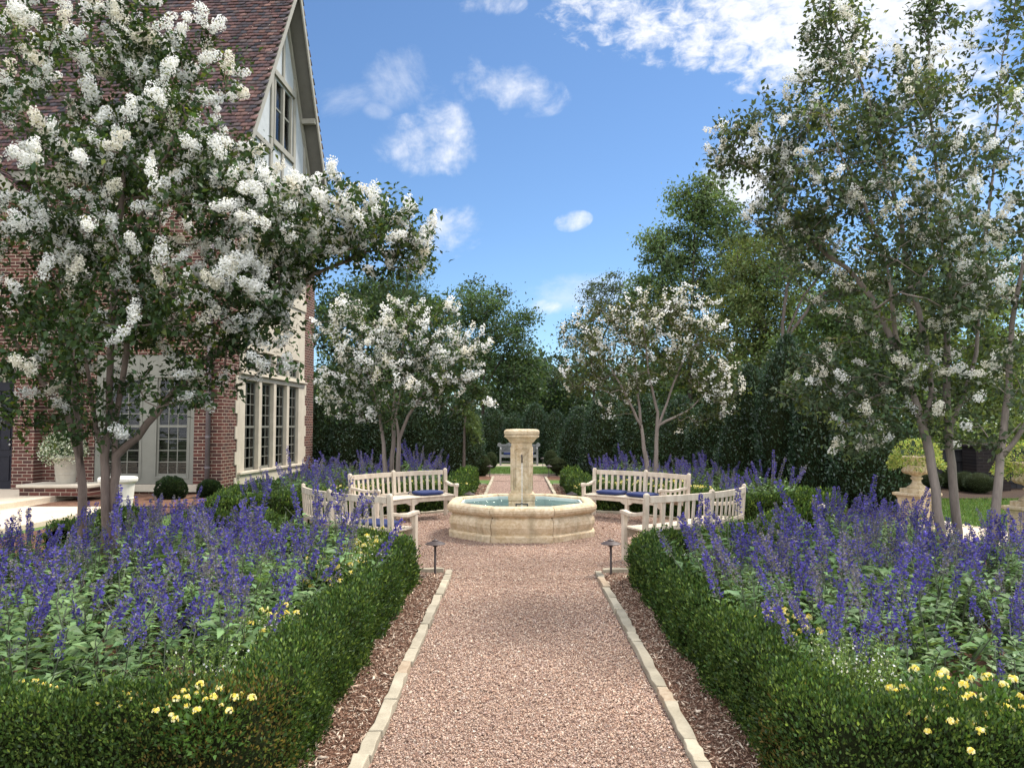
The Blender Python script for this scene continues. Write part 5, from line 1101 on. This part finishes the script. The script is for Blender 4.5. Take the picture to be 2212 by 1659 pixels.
def crape(label, trunks, blobs, seed, leafL, nleaf, pflower, pan, rtip, rmax, base_z=0.0, tint=(0.042, 0.072, 0.024), nb=(9, 15), ballr=0.036, petal=0.030, npet=15, creamy=0.25, bark='bark'):
    rg = np.random.default_rng(seed); tips = blobtips(blobs, rg); root = empty('crape_myrtle_tree', tuple(np.mean([t[0][0] for t in trunks], axis=0)*np.array([1, 1, 0])), 0, label, 'tree', 'white flowering crape myrtles')
    off = np.array(root.location); limbs, D, nodes = grow(trunks, tips, rtip, rmax, seed, r0=rmax)
    limbs = [(p-off, r) for p, r in limbs]; o = limbmesh('trunk', limbs, M[bark], root, 12, 0.25)
    T = tips-off; n = len(T); A = Acc(); B = Acc(); m = nleaf
    hi = (T[:, 2]-T[:, 2].min())/np.ptp(T[:, 2]); pf = pflower(tips, hi) if callable(pflower) else np.full(n, pflower)
    fl = vnoise(tips, 1.5, seed)*0.6+vnoise(tips, 3.3, seed+1)*0.4+rg.normal(size=n)*0.07 > 0.5+0.45*(0.5-pf); F = np.where(fl)[0]
    idx = np.repeat(np.arange(n), m); Dr = D[idx]; k = len(idx); back = rg.random(k)*0.40-0.02+np.where(fl[idx], pan*0.75, 0)
    P = T[idx]-Dr*back[:, None]+rg.normal(size=(k, 3))*(0.045+0.10*back)[:, None]
    Ad = unit(rg.normal(size=(k, 3)))+Dr*0.35+np.array([0, 0, -0.15]); L = leafL*rg.uniform(0.65, 1.25, k)
    cl = (1+rg.normal(size=(n, 1))*0.22).clip(0.55, 1.6)[idx]; c = hues(k, tint, 0.2, (0.09, 0.115, 0.028), 0.08)*cl
    lt = rg.random(n) < 0.10; c[lt[idx]] *= np.array([1.9, 1.7, 1.2])
    A.add(*leafbent(P, Ad, np.array([0, 0, 1.0])+rg.normal(size=(k, 3))*0.55, L, L*rg.uniform(0.46, 0.6, k), c.clip(0.004, 0.6), 0.12, 0.2))
    link('foliage', A.mesh('crape_foliage'), M['leaf'], root)
    for f in F:
        d = unit(D[f]+np.array([0, 0, 0.55])); b = T[f]+d*pan*0.6; q = rg.integers(*nb); axs = np.linspace(-0.9, 1.0, q); side = unit(rg.normal(size=(q, 3)))
        ctr = b+d*(axs*pan)[:, None]+side*(pan*0.62*np.sqrt(np.clip(1-(axs*0.75+0.1)**2, 0.05, 1))*rg.uniform(0.35, 1, q))[:, None]*(0.8 if True else 1)
        br = ballr*rg.uniform(0.7, 1.25, q); k = q*npet; ii = np.repeat(np.arange(q), npet); dd = unit(rg.normal(size=(k, 3))); P = ctr[ii]+dd*(br[ii]*rg.uniform(0.75, 1.05, k))[:, None]
        base = np.array([0.90, 0.89, 0.85]) if rg.random() > creamy else np.array([0.84, 0.80, 0.70]); c = base[None]*(1+rg.normal(size=(k, 1))*0.06)
        old = rg.random(k) < 0.05; c[old] = np.array([0.35, 0.34, 0.16])
        Ls = petal*rg.uniform(0.7, 1.25, k); B.add(*leafquads(P, unit(np.cross(dd, rg.normal(size=(k, 3)))+dd*0.25), dd+rg.normal(size=(k, 3))*0.3, Ls, Ls*rg.uniform(0.7, 1.0, k), c.clip(0.05, 0.92), 0.2))
    link('blossoms', B.mesh('crape_blossoms'), M['petal'], root); return root
def tr(D, pts, dD=None): return [at(px, py, D+(0 if dD is None else dD[i])) for i, (px, py) in enumerate(pts)]
def floor0(t): b = np.array(t[0]); return [np.array([b[0], b[1], 0.0])]+list(t)
# front left tree
DL = 8.35
t1 = (floor0(tr(DL, [(178, 1170), (177, 1050), (172, 985), (150, 900), (110, 850), (68, 795), (0, 680), (-50, 560)], [0, 0, 0, 0, -.1, -.2, -.3, -.4])), 1.5)
t1b = (tr(DL, [(174, 985), (172, 930), (158, 860), (160, 780), (150, 690), (110, 600), (80, 480)], [0, 0, .1, .2, .3, .4, .5]), 1.5)
t2 = (floor0(tr(DL-.15, [(228, 1190), (228, 1050), (226, 985), (235, 915), (237, 850), (240, 760), (245, 640), (258, 480), (270, 330), (290, 170)], [0]*6+[.1, .1, .2, .3])), 1.7)
t3 = (floor0(tr(DL-.1, [(246, 1190), (247, 1050), (250, 985), (300, 942), (340, 890), (378, 845), (440, 780), (520, 720), (590, 660), (680, 590), (790, 545)], [0, 0, 0, 0, 0, .1, .2, .4, .5, .6, .7])), 1.45)
t3b = (tr(DL-.1, [(249, 990), (245, 930), (258, 860), (275, 760), (275, 640), (285, 520), (330, 380), (400, 250)], [0, 0, 0, -.1, -.2, -.3, -.4, -.5]), 1.6)
t4 = (tr(DL-.15, [(228, 1000), (208, 930), (200, 860), (185, 780), (150, 700)], [0, -.1, -.2, -.4, -.6]), 1.7)
LB = [(235, 75, DL, 130, 85, 1.0, 40), (20, 130, DL, 60, 110, .8, 22), (180, 200, DL, 190, 110, 1.3, 54), (410, 160, DL, 90, 100, .8, 28), (350, 310, DL, 170, 130, 1.3, 64), (100, 390, DL, 200, 170, 1.6, 90), (340, 470, DL, 260, 140, 1.7, 112), (520, 385, DL, 80, 75, .9, 26),
      (590, 490, DL, 140, 95, 1.2, 60), (720, 480, DL+.3, 110, 95, .9, 40), (835, 510, DL+.6, 85, 85, .7, 34), (905, 530, DL+.7, 45, 50, .4, 10), (90, 620, DL-.2, 210, 130, 1.6, 112), (420, 650, DL-.2, 180, 100, 1.5, 96), (590, 610, DL+.2, 95, 75, 1.0, 22),
      (560, 760, DL, 75, 60, .8, 12), (230, 770, DL-.3, 210, 80, 1.4, 58), (400, 840, DL-.2, 110, 50, .9, 13), (70, 880, DL-.4, 90, 40, .6, 12), (190, 930, DL-.5, 60, 35, .5, 8)]
def pfl(tips, hi): return np.interp(hi, [0, 0.2, 0.42, 1], [0.22, 0.54, 0.90, 0.96])
crape('large white crape myrtle filling the left side in front of the brick house', [t1, t1b, t2, t3, t3b, t4], LB, 11, 0.080, 42, pfl, 0.108, 0.0046, 0.055, tint=(0.036, 0.064, 0.020), creamy=0.2, nb=(8, 13), ballr=0.043, petal=0.021, npet=42, bark='brown_bark')
# front right tree
DR = 8.5
r1 = (floor0(tr(DR, [(2034, 1176), (2026, 1100), (2008, 976), (1993, 915), (1955, 805), (1907, 694), (1883, 642), (1831, 583), (1789, 552), (1717, 477), (1641, 380), (1600, 345)], [0, 0, 0, 0, 0, 0, .1, .1, .2, .3, .4, .5])), 1.9)
r1b = (tr(DR, [(1995, 925), (2012, 850), (2000, 740), (1965, 600), (1945, 480), (1905, 330), (1860, 180), (1800, 40)], [0, 0, .1, .2, .3, .4, .4, .5]), 1.9)
r1c = (tr(DR, [(1955, 805), (1935, 720), (1925, 620), (1890, 500), (1840, 380), (1780, 250)], [0, -.2, -.4, -.5, -.6, -.7]), 1.9)
r2 = (floor0(tr(DR+.25, [(2068, 1149), (2058, 1040), (2046, 887), (2046, 770), (2050, 649), (2052, 560), (2030, 420), (2010, 250), (2005, 90)], [0, 0, 0, 0, .1, .2, .3, .3, .3])), 1.9)
r2b = (tr(DR+.25, [(2050, 930), (2085, 850), (2110, 760), (2115, 640), (2130, 500), (2150, 330), (2165, 120)], [0, .1, .2, .3, .4, .5, .5]), 1.9)
r3 = (floor0(tr(DR-.3, [(2145, 1185), (2152, 1080), (2163, 977), (2178, 839), (2182, 739), (2200, 620), (2230, 480), (2240, 300)], [0]*8)), 1.9)
r3b = (tr(DR-.3, [(2168, 985), (2215, 920), (2260, 800), (2300, 650)], [0, -.1, -.2, -.3]), 1.6)
RBB = [(1790, 60, DR+.4, 55, 90, .5, 26), (1830, 200, DR+.3, 110, 130, .8, 54), (2005, 110, DR+.3, 60, 130, .5, 32), (2190, 120, DR+.2, 70, 150, .6, 34), (1690, 290, DR+.3, 85, 110, .7, 34), (1580, 325, DR+.5, 60, 55, .5, 20), (1760, 380, DR, 150, 130, 1.2, 70), (1950, 330, DR, 160, 150, 1.4, 80), (2130, 380, DR, 150, 160, 1.4, 70),
       (1700, 470, DR+.1, 100, 90, .8, 30), (1880, 510, DR, 190, 120, 1.5, 80), (2100, 560, DR, 180, 120, 1.5, 66), (1960, 640, DR-.1, 160, 90, 1.3, 46), (2140, 720, DR-.1, 130, 100, 1.2, 36), (1850, 780, DR+.2, 120, 80, 1.0, 36), (1760, 830, DR+.5, 90, 60, .7, 26), (1900, 880, DR+.2, 100, 70, .8, 26), (1840, 960, DR+.3, 60, 35, .4, 9), (2080, 830, DR-.2, 110, 70, 1.0, 22), (2090, 930, DR, 60, 40, .5, 8)]
def pfr(tips, hi): return np.interp(hi, [0, 0.35, 0.8, 1], [0.42, 0.5, 0.62, 0.34])
crape('tall white crape myrtle with three smooth grey trunks on the right', [r1, r1b, r1c, r2, r2b, r3, r3b], RBB, 12, 0.074, 40, pfr, 0.075, 0.0041, 0.056, tint=(0.070, 0.097, 0.050), nb=(4, 9), npet=26, ballr=0.036, petal=0.020, creamy=0.5)
# middle trees behind the far benches
DM = 16.2
m1 = (floor0(tr(DM, [(832, 1010), (828, 960), (820, 900), (800, 820), (770, 740)])), 1.7); m2 = (floor0(tr(DM+.1, [(846, 1010), (850, 940), (850, 880), (860, 800), (880, 700)])), 1.7); m3 = (floor0(tr(DM-.1, [(860, 1010), (862, 950), (880, 900), (930, 830), (990, 780)])), 1.6)
m4 = (tr(DM-.1, [(862, 945), (855, 900), (870, 820), (900, 740)]), 1.7)
MB_ = [(770, 740, DM, 95, 90, 1.0, 90), (890, 720, DM, 100, 85, 1.1, 90), (980, 760, DM, 80, 80, .9, 66), (740, 840, DM, 60, 75, .7, 46), (850, 830, DM-.3, 120, 80, 1.2, 90), (985, 850, DM, 80, 60, .8, 50), (760, 660, DM, 40, 30, .4, 18), (950, 680, DM, 40, 30, .4, 16), (1040, 860, DM, 35, 30, .3, 12), (790, 900, DM-.4, 60, 25, .5, 10)]
crape('rounded white crape myrtle behind the far left bench', [m1, m2, m3, m4], MB_, 13, 0.085, 28, 0.56, 0.12, 0.0042, 0.06, nb=(5, 9), ballr=0.045, petal=0.045, npet=9)
n1 = (floor0(tr(DM, [(1398, 1010), (1392, 970), (1385, 920), (1350, 850), (1310, 780)])), 1.7); n2 = (floor0(tr(DM, [(1417, 1010), (1418, 950), (1420, 890), (1400, 800), (1390, 700)])), 1.7); n3 = (tr(DM, [(1419, 930), (1440, 870), (1470, 790), (1520, 720)]), 1.7)
n4 = (tr(DM, [(1386, 925), (1378, 860), (1370, 760), (1340, 690)]), 1.7); n5 = (tr(DM, [(1420, 920), (1480, 890), (1540, 840)]), 1.7)
NB_ = [(1290, 720, DM, 80, 70, .9, 66), (1400, 700, DM, 90, 70, 1.0, 70), (1510, 720, DM, 80, 75, .9, 60), (1260, 800, DM, 60, 60, .6, 32), (1400, 800, DM+.3, 120, 70, 1.1, 56), (1540, 820, DM, 60, 60, .7, 38), (1560, 880, DM, 35, 40, .4, 14), (1470, 650, DM, 40, 30, .4, 14), (1330, 870, DM, 40, 40, .4, 8), (1500, 920, DM, 40, 25, .4, 9)]
def pfm(tips, hi): return np.interp(hi, [0, 1], [0.5, 0.62])
crape('white crape myrtle with russet tinged leaves behind the far right bench', [n1, n2, n3, n4, n5], NB_, 14, 0.085, 24, pfm, 0.095, 0.0042, 0.06, nb=(3, 6), ballr=0.043, petal=0.045, npet=8, tint=(0.065, 0.078, 0.028), creamy=0.5)
# ------------------------------------------------------------------ clipped evergreens and hedges of laurel columns
def column_proto(seed, n=9000, L=0.085, prof=((0, 0.72), (0.12, 0.92), (0.35, 1.0), (0.6, 0.86), (0.8, 0.6), (0.93, 0.32), (1.0, 0.06)), tint=(0.027, 0.058, 0.026), tip=(0.09, 0.14, 0.065), lump=0.34, sparse=0.0):
    rg = np.random.default_rng(seed); root = empty('laurel_column'); pr = np.array(prof)
    def surf(t, a, out=0.0):
        r = np.interp(t, pr[:, 0], pr[:, 1]); d = np.stack([np.cos(a), np.sin(a), np.zeros_like(a)], 1); P = d*r[:, None]; P[:, 2] = t*3.0
        b = (vnoise(P+seed, 1.5, seed)-0.5)*lump+(vnoise(P+seed, 4.2, seed+1)-0.5)*lump*0.65; P = P+d*(b+out)[:, None]*np.minimum(1, r*2)[:, None]; return P, d
    t = np.linspace(0, 1, 26); a = np.linspace(0, 2*math.pi, 33)[:-1]; TT, AA = np.meshgrid(t, a, indexing='ij'); V, _ = surf(TT.ravel(), AA.ravel(), -0.10)
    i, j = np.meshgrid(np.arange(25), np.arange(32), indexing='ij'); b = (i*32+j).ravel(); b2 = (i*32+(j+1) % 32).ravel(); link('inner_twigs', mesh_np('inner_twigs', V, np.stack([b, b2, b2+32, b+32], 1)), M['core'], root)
    t = 1-rg.random(n)**0.85; a = rg.random(n)*6.2832; P, d = surf(t, a); P = P+d*(rg.normal(size=n)*0.055-0.02)[:, None]+rg.normal(size=(n, 3))*0.02
    fz = rg.random(n) < 0.12; P[fz] += d[fz]*0.07+np.array([0, 0, 0.06])
    A = Acc(); Ls = L*rg.uniform(0.7, 1.25, n); cl = (0.7+0.6*vnoise(P+9, 2.2, seed+4))[:, None]
    A.add(*leafquads(P, d*0.7+rg.normal(size=(n, 3))*0.6+np.array([0, 0, 0.65]), d+rg.normal(size=(n, 3))*0.5, Ls, Ls*rg.uniform(0.34, 0.46, n), (hues(n, tint, 0.25, tip, 0.12)*cl).clip(0.003, 0.5)))
    link('leaves', A.mesh('laurel_leaves'), M['gloss_leaf'], root); mb = MB(); mb.tube([(0, 0, -0.05), (0, 0, 1.2)], 0.07, 8); mb.build('trunk', M['dark_bark'], root); return root
LAU = [column_proto(500+k) for k in range(3)]; lused = set()
def laurel(x, y, r, h, label, group, i=None, protos=LAU, cat='hedge tree'):
    i = random.randrange(len(protos)) if i is None else i; p = protos[i]; key = (id(protos), i)
    o = p if key not in lused else copy_tree(p); lused.add(key); o.location = (x, y, 0); o.scale = (r, r, h/3.0); o.rotation_euler = (0, 0, random.uniform(0, 6.28)); return tag(o, label, cat, group)
def lau(px, D, rpx, top, label, group, i=None):
    p = at(px, top, D); laurel(p[0], D, rpx*D/FPX, p[2], label, group, i)
GR, GL, GF = 'dark laurel columns on the right', 'dark laurel columns on the left', 'dark laurel columns of the far hedge'
for k, (px, D, rp, top, l) in enumerate([(1880, 15.2, 85, 800, 'dark laurel column just left of the right urn and grey trunks'), (1780, 16.4, 75, 745, 'glossy dark laurel column with white blossom hanging before it'), (1700, 17.6, 72, 725, 'tallest dark laurel column on the right, below the bare limbed tree'),
        (1620, 19.0, 66, 790, 'dark laurel column to the right of the far right crape myrtle'), (1545, 20.6, 60, 845, 'dark laurel column behind the right end of the far right bench'), (1470, 22.2, 62, 855, 'dark laurel column behind the far right crape myrtle trunks'), (1390, 23.6, 62, 850, 'dark laurel column left behind the far right crape trunks'),
        (1310, 24.8, 60, 852, 'dark laurel column above the left end of the far right bench'), (1252, 26.0, 44, 880, 'dark laurel column right of the topiary and shrub pair')]): lau(px, D, rp, top, l, GR, k % 3)
for k, (px, D, rp, top, l) in enumerate([(1000, 24.6, 48, 850, 'dark laurel column with sunlit edge left of the topiary balls'), (930, 25.0, 58, 840, 'dark laurel column right behind the far left crape myrtle'), (850, 25.4, 58, 830, 'dark laurel column directly behind the far left crape trunks'), (770, 25.8, 56, 835, 'dark laurel column left behind the far left crape myrtle'), (700, 26.4, 50, 850, 'dark laurel column beside the far corner of the house')]): lau(px, D, rp, top, l, GL, k % 3)
for k, (px, top) in enumerate([(1015, 885), (1062, 878), (1110, 892), (1155, 872), (1200, 886), (1245, 880)]): lau(px, 33.2+0.4*(k % 2), 36, top, ['far laurel at the left end of the hedge behind the grey bench', 'far laurel left of the grey bench', 'far laurel directly behind the fountain pillar', 'far laurel behind the right arm of the grey bench', 'far laurel right of the grey bench', 'far laurel at the right end of the hedge behind the grey bench'][k], GF, (k+1) % 3)
BALL = [column_proto(540+k, 3600, 0.05, ((0, 0.30), (0.10, 0.62), (0.3, 0.93), (0.5, 1.0), (0.7, 0.93), (0.9, 0.60), (1.0, 0.1)), (0.05, 0.088, 0.03), (0.12, 0.165, 0.05), 0.10) for k in range(2)]
def rename(o, nm): k = KIDS.pop(o.name); o.name = nm; KIDS[o.name] = k
for o in BALL: rename(o, 'topiary_ball')
for px, D, rp, top, l, i in ((1042, 24.6, 20.5, 981, 'nearer left topiary ball beside the far path', 0), (1061, 28.5, 15.5, 975, 'farther left topiary ball near the grey bench', 1), (1190, 28.5, 16.5, 971, 'rounded topiary ball right of the grey bench', 0)):
    p = at(px, top, D); laurel(p[0], D, rp*D/FPX, p[2], l, 'topiary balls by the far path', i, BALL, 'topiary')
SHR = [column_proto(560, 2600, 0.06, ((0, 0.12), (0.2, 0.45), (0.45, 0.95), (0.7, 1.0), (0.9, 0.6), (1.0, 0.1)), (0.05, 0.085, 0.03), (0.12, 0.15, 0.05), 0.5)]; rename(SHR[0], 'loose_shrub')
p = at(1204, 987, 24.8); laurel(p[0], 24.8, 22*24.8/FPX, p[2], 'loose unclipped shrub with bare stems right of the far path', None, 0, SHR, 'shrub')

# ------------------------------------------------------------------ background trees
def bgtree(name, label, base, trunkpx, D, blobs, seed, tint, nleaf=55, L=0.17, spread=0.42, tip=(0.10, 0.15, 0.05), ptip=0.15, group='background trees', rmax=0.22, rtip=0.011, up=0.1, wl=0.5, zmin=2.0, mat='leaf'):
    rg = np.random.default_rng(seed); tips = blobtips(blobs, rg); tr_ = []
    for i, t in enumerate(trunkpx):
        q = [at(px, py, D) for px, py in t]
        if i == 0 or t[0][1] > 940: q = [np.array([q[0][0], q[0][1], 0.0])]+q
        tr_.append((q, zmin))
    root = empty(name, tuple(tr_[0][0][0]), 0, label, 'tree', group); off = np.array(root.location)
    limbs, Dr, _ = grow(tr_, tips, rtip, rmax, seed, 0.25); limbmesh('trunk', [(p-off, r) for p, r in limbs], M['dark_bark'], root, 9, 0.2)
    T = tips-off; n = len(T); idx = np.repeat(np.arange(n), nleaf); k = len(idx); P = T[idx]+rg.normal(size=(k, 3))*spread*np.array([1, 1, 0.6])*rg.uniform(0.5, 1.3, n)[idx][:, None]-Dr[idx]*0.2
    cl = (1+rg.normal(size=(n, 1))*0.28).clip(0.5, 1.7)[idx]; Ls = L*rg.uniform(0.6, 1.3, k); A = Acc()
    A.add(*leafquads(P, rg.normal(size=(k, 3))+np.array([0, 0, up]), rg.normal(size=(k, 3))+np.array([0, 0, 0.6]), Ls, Ls*wl*rg.uniform(0.8, 1.2, k), (hues(k, tint, 0.2, tip, ptip)*cl).clip(0.003, 0.5)))
    link('crown', A.mesh('crown_leaves'), M[mat], root); return root
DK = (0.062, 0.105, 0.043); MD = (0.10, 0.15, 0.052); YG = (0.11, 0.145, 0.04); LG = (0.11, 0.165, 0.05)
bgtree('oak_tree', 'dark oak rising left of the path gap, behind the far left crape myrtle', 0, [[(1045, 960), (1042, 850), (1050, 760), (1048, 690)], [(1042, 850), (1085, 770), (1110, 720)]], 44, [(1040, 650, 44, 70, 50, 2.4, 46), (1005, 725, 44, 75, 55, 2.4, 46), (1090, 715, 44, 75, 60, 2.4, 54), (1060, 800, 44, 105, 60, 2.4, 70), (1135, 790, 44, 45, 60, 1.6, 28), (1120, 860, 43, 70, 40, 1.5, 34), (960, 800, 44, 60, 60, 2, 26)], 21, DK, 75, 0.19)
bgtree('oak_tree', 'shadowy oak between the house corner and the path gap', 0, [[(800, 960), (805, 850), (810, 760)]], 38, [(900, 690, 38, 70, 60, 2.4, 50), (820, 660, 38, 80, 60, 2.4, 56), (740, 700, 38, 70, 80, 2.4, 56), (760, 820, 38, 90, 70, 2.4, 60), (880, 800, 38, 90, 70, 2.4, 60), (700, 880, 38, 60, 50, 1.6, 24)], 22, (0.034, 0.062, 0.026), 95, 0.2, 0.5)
bgtree('cedar_tree', 'feathery conifer with drooping sprays above the far left crape myrtle', 0, [[(868, 960), (868, 800), (872, 700), (880, 600), (884, 540)]], 36, [(884, 575, 36, 32, 35, .9, 22), (865, 620, 36, 65, 28, 1.4, 34), (845, 660, 36, 70, 22, 1.4, 34), (905, 660, 36, 50, 30, 1.2, 24)], 23, (0.05, 0.085, 0.03), 70, 0.16, 0.3, up=-0.5, wl=0.22)
bgtree('tall_oak_tree', 'tall oak standing against the sky right of the path gap', 0, [[(1492, 940), (1490, 800), (1495, 650), (1500, 520), (1502, 440)], [(1490, 720), (1440, 620), (1420, 540)], [(1495, 620), (1560, 540), (1590, 490)]], 37, [(1505, 430, 37, 55, 48, 1.6, 44), (1550, 480, 37, 60, 45, 1.6, 36), (1450, 540, 37, 75, 45, 2, 50), (1490, 600, 37, 110, 55, 2.4, 66), (1400, 660, 37, 60, 70, 1.8, 46), (1460, 710, 37, 100, 60, 2.2, 56), (1560, 640, 37, 60, 80, 2, 40), (1590, 540, 37, 40, 40, 1.2, 18), (1500, 790, 37, 110, 50, 2, 46)], 24, (0.105, 0.155, 0.06), 78, 0.19, 0.36)
bgtree('elm_tree', 'yellow green broad tree right of the tall oak', 0, [[(1640, 940), (1640, 800), (1645, 680), (1650, 560)]], 33, [(1650, 550, 33, 75, 60, 1.8, 56), (1620, 630, 33, 80, 60, 1.8, 56), (1690, 620, 33, 60, 70, 1.6, 44), (1600, 720, 33, 70, 60, 1.6, 46), (1680, 720, 33, 80, 60, 1.6, 44), (1640, 800, 33, 90, 50, 1.6, 40)], 25, (0.125, 0.158, 0.05), 80, 0.17, 0.36)
bgtree('ash_tree', 'dark crooked tree with bare limbs showing sky above the laurels', 0, [[(1690, 930), (1695, 800), (1700, 720), (1735, 640), (1775, 590)], [(1695, 800), (1690, 700), (1700, 620), (1720, 570)], [(1700, 730), (1760, 650), (1800, 620)]], 26, [(1735, 560, 26, 60, 40, 1.2, 24), (1800, 600, 26, 60, 40, 1.2, 24), (1700, 590, 26, 40, 40, 1, 14), (1840, 660, 26, 60, 50, 1.2, 20)], 26, (0.05, 0.085, 0.035), 40, 0.12, 0.3, rtip=0.016, rmax=0.15)
bgtree('young_maple_tree', 'bright green leafy young tree behind the laurels on the right', 0, [[(1790, 930), (1792, 820), (1795, 740)]], 28, [(1770, 730, 28, 80, 60, 1.6, 60), (1840, 740, 28, 80, 70, 1.6, 60), (1810, 660, 28, 60, 50, 1.2, 34), (1900, 720, 28, 70, 80, 1.6, 46)], 27, LG, 90, 0.16, 0.32)
bgtree('thin_elm_tree', 'thin grey green tree beside the sky gap, left of the tall oak', 0, [[(1285, 950), (1283, 850), (1275, 740), (1290, 650)], [(1280, 780), (1320, 690), (1345, 620)]], 40, [(1290, 640, 40, 30, 45, 1.2, 24), (1330, 640, 40, 35, 60, 1.2, 26), (1250, 720, 40, 45, 40, 1.4, 22), (1300, 730, 40, 60, 50, 1.6, 34), (1240, 800, 40, 50, 45, 1.6, 24), (1330, 820, 40, 70, 50, 1.6, 34)], 28, (0.06, 0.082, 0.045), 55, 0.14, 0.32)
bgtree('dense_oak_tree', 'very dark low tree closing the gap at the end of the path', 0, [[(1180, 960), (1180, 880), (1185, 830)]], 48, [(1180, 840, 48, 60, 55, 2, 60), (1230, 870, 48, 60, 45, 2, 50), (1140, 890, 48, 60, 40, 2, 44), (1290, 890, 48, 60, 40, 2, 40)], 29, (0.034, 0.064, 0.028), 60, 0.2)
for k, (px, py, D, rx, ry, tint, l) in enumerate([(1930, 700, 42, 110, 150, LG, 'sunlit green tree seen between the front right crape trunks'), (2060, 760, 38, 110, 120, YG, 'bright yellow green tree beyond the fence, behind the grey trunks'), (2190, 720, 44, 120, 170, LG, 'broad green tree beyond the fence at the right edge'), (2060, 560, 55, 130, 110, MD, 'distant dark green tree high behind the right crown'), (1400, 850, 42, 90, 60, DK, 'low dark tree behind the far right crape myrtle'), (1560, 860, 38, 90, 60, DK, 'dark low tree behind the laurels, below the tall oak'), (1760, 870, 36, 100, 60, MD, 'green low tree hidden behind the tallest laurel column'), (1920, 880, 34, 80, 60, MD, 'green tree low behind the right urn')]):
    bgtree('garden_tree', l, 0, [[(px, 950), (px+6, py+ry*.8), (px-5, py+ry*.2)]], D, [(px, py, D, rx, ry, 2.4, 90), (px-rx*.6, py+ry*.5, D, rx*.7, ry*.5, 2.0, 40), (px+rx*.6, py+ry*.45, D, rx*.7, ry*.55, 2.0, 40), (px+10, py+ry*.9, D, rx*.9, ry*.35, 1.8, 24)], 60+k, tint, 75, 0.21)
for k, (px, py, D, rx, ry, l) in enumerate([(2050, 945, 27, 90, 40, 'low yellow green shrub above the black fence'), (2170, 950, 28, 90, 45, 'yellow green shrub above the fence at the right edge')]):
    bgtree('fence_shrub', l, 0, [[(px, 985), (px, 960)]], D, [(px, py, D, rx, ry, 1.2, 70)], 80+k, YG, 50, 0.14, 0.26, group='shrubs beyond the fence', zmin=0.3)
p = at(1030, 905, 23.4); n = 900
e = empty('cypress_spray', (p[0], p[1], 0), 0, 'lime green drooping conifer sprays at the edge of the left laurels', 'conifer'); A = Acc(); P = []
for q in range(14):
    a = rng.uniform(-0.6, 1.2); t = np.sort(rng.random(90)); x = 0.1+0.5*t*math.cos(a); z = 1.75+0.3*math.sin(q)+0.4*t-0.8*t*t; P.append(np.stack([x-0.45, np.full(90, 0.2*math.sin(q*3))+0.25*t*math.sin(a), z], 1)+rng.normal(size=(90, 3))*0.03)
P = np.concatenate(P); n = len(P); A.add(*leafquads(P, np.c_[0.6+rng.normal(size=n)*0.5, rng.normal(size=n)*0.6, -0.7+rng.normal(size=n)*0.5], rdir(n), rng.uniform(0.07, 0.15, n), rng.uniform(0.02, 0.03, n), hues(n, (0.075, 0.11, 0.03), 0.22))); link('sprays', A.mesh('cypress_sprays'), M['leaf'], e)
mb = MB(); mb.tube([(-0.4, 0, 0), (-0.38, 0, 1.5), (-0.3, 0, 2.4)], [0.05, 0.035, 0.01], 7); mb.build('trunk', M['dark_bark'], e)
# low dark shrubs in the bed before the fence
for k, (px, py, D, r) in enumerate([(2150, 1030, 17.9, 0.42), (2185, 1035, 17.4, 0.5), (2070, 1030, 18.3, 0.4), (2110, 1020, 18.8, 0.45)]):
    p = gnd(px, 1070); laurel(at(px, py, D)[0], D+1.2, r*0.7, 0.5, ['dark round shrub before the brick pier', 'dark round shrub right of the brick pier', 'dark round shrub between the two front right trunks', 'dark shrub at the foot of the black fence'][k], 'dark shrubs along the fence', k % 2, BALL, 'shrub')
# petals dropped from the crape myrtles
n = 420; P = np.stack([rng.uniform(-3, 3, n), rng.uniform(3.2, 14, n), np.full(n, 0.026)], 1); A = Acc(); A.add(*leafquads(P, np.c_[rng.normal(size=(n, 2)), np.zeros(n)], np.tile([0, 0, 1.0], (n, 1))+rng.normal(size=(n, 3))*0.3, rng.uniform(0.010, 0.020, n), rng.uniform(0.008, 0.014, n), np.where((rng.random(n) < 0.35)[:, None], np.array([[0.22, 0.12, 0.04]]), np.array([[0.8, 0.78, 0.72]]))))
tag(link('fallen_petals', A.mesh('fallen_petals'), M['petal']), kind='stuff')
# distant tree line that reads as one mass
n = 26000; ang = rng.uniform(-0.75, 0.75, n); rad = rng.uniform(62, 80, n); hh = 5.5+5.0*vnoise(np.stack([ang*9, ang*0, ang*0], 1), 1.0, 77)
P = np.stack([np.sin(ang)*rad, np.cos(ang)*rad, rng.random(n)**0.8*hh], 1); A = Acc(); A.add(*leafquads(P, rdir(n), rdir(n), rng.uniform(0.4, 0.9, n), rng.uniform(0.25, 0.5, n), hues(n, (0.03, 0.055, 0.022), 0.3)))
tag(link('distant_woodland', A.mesh('distant_woodland'), M['leaf']), kind='stuff')
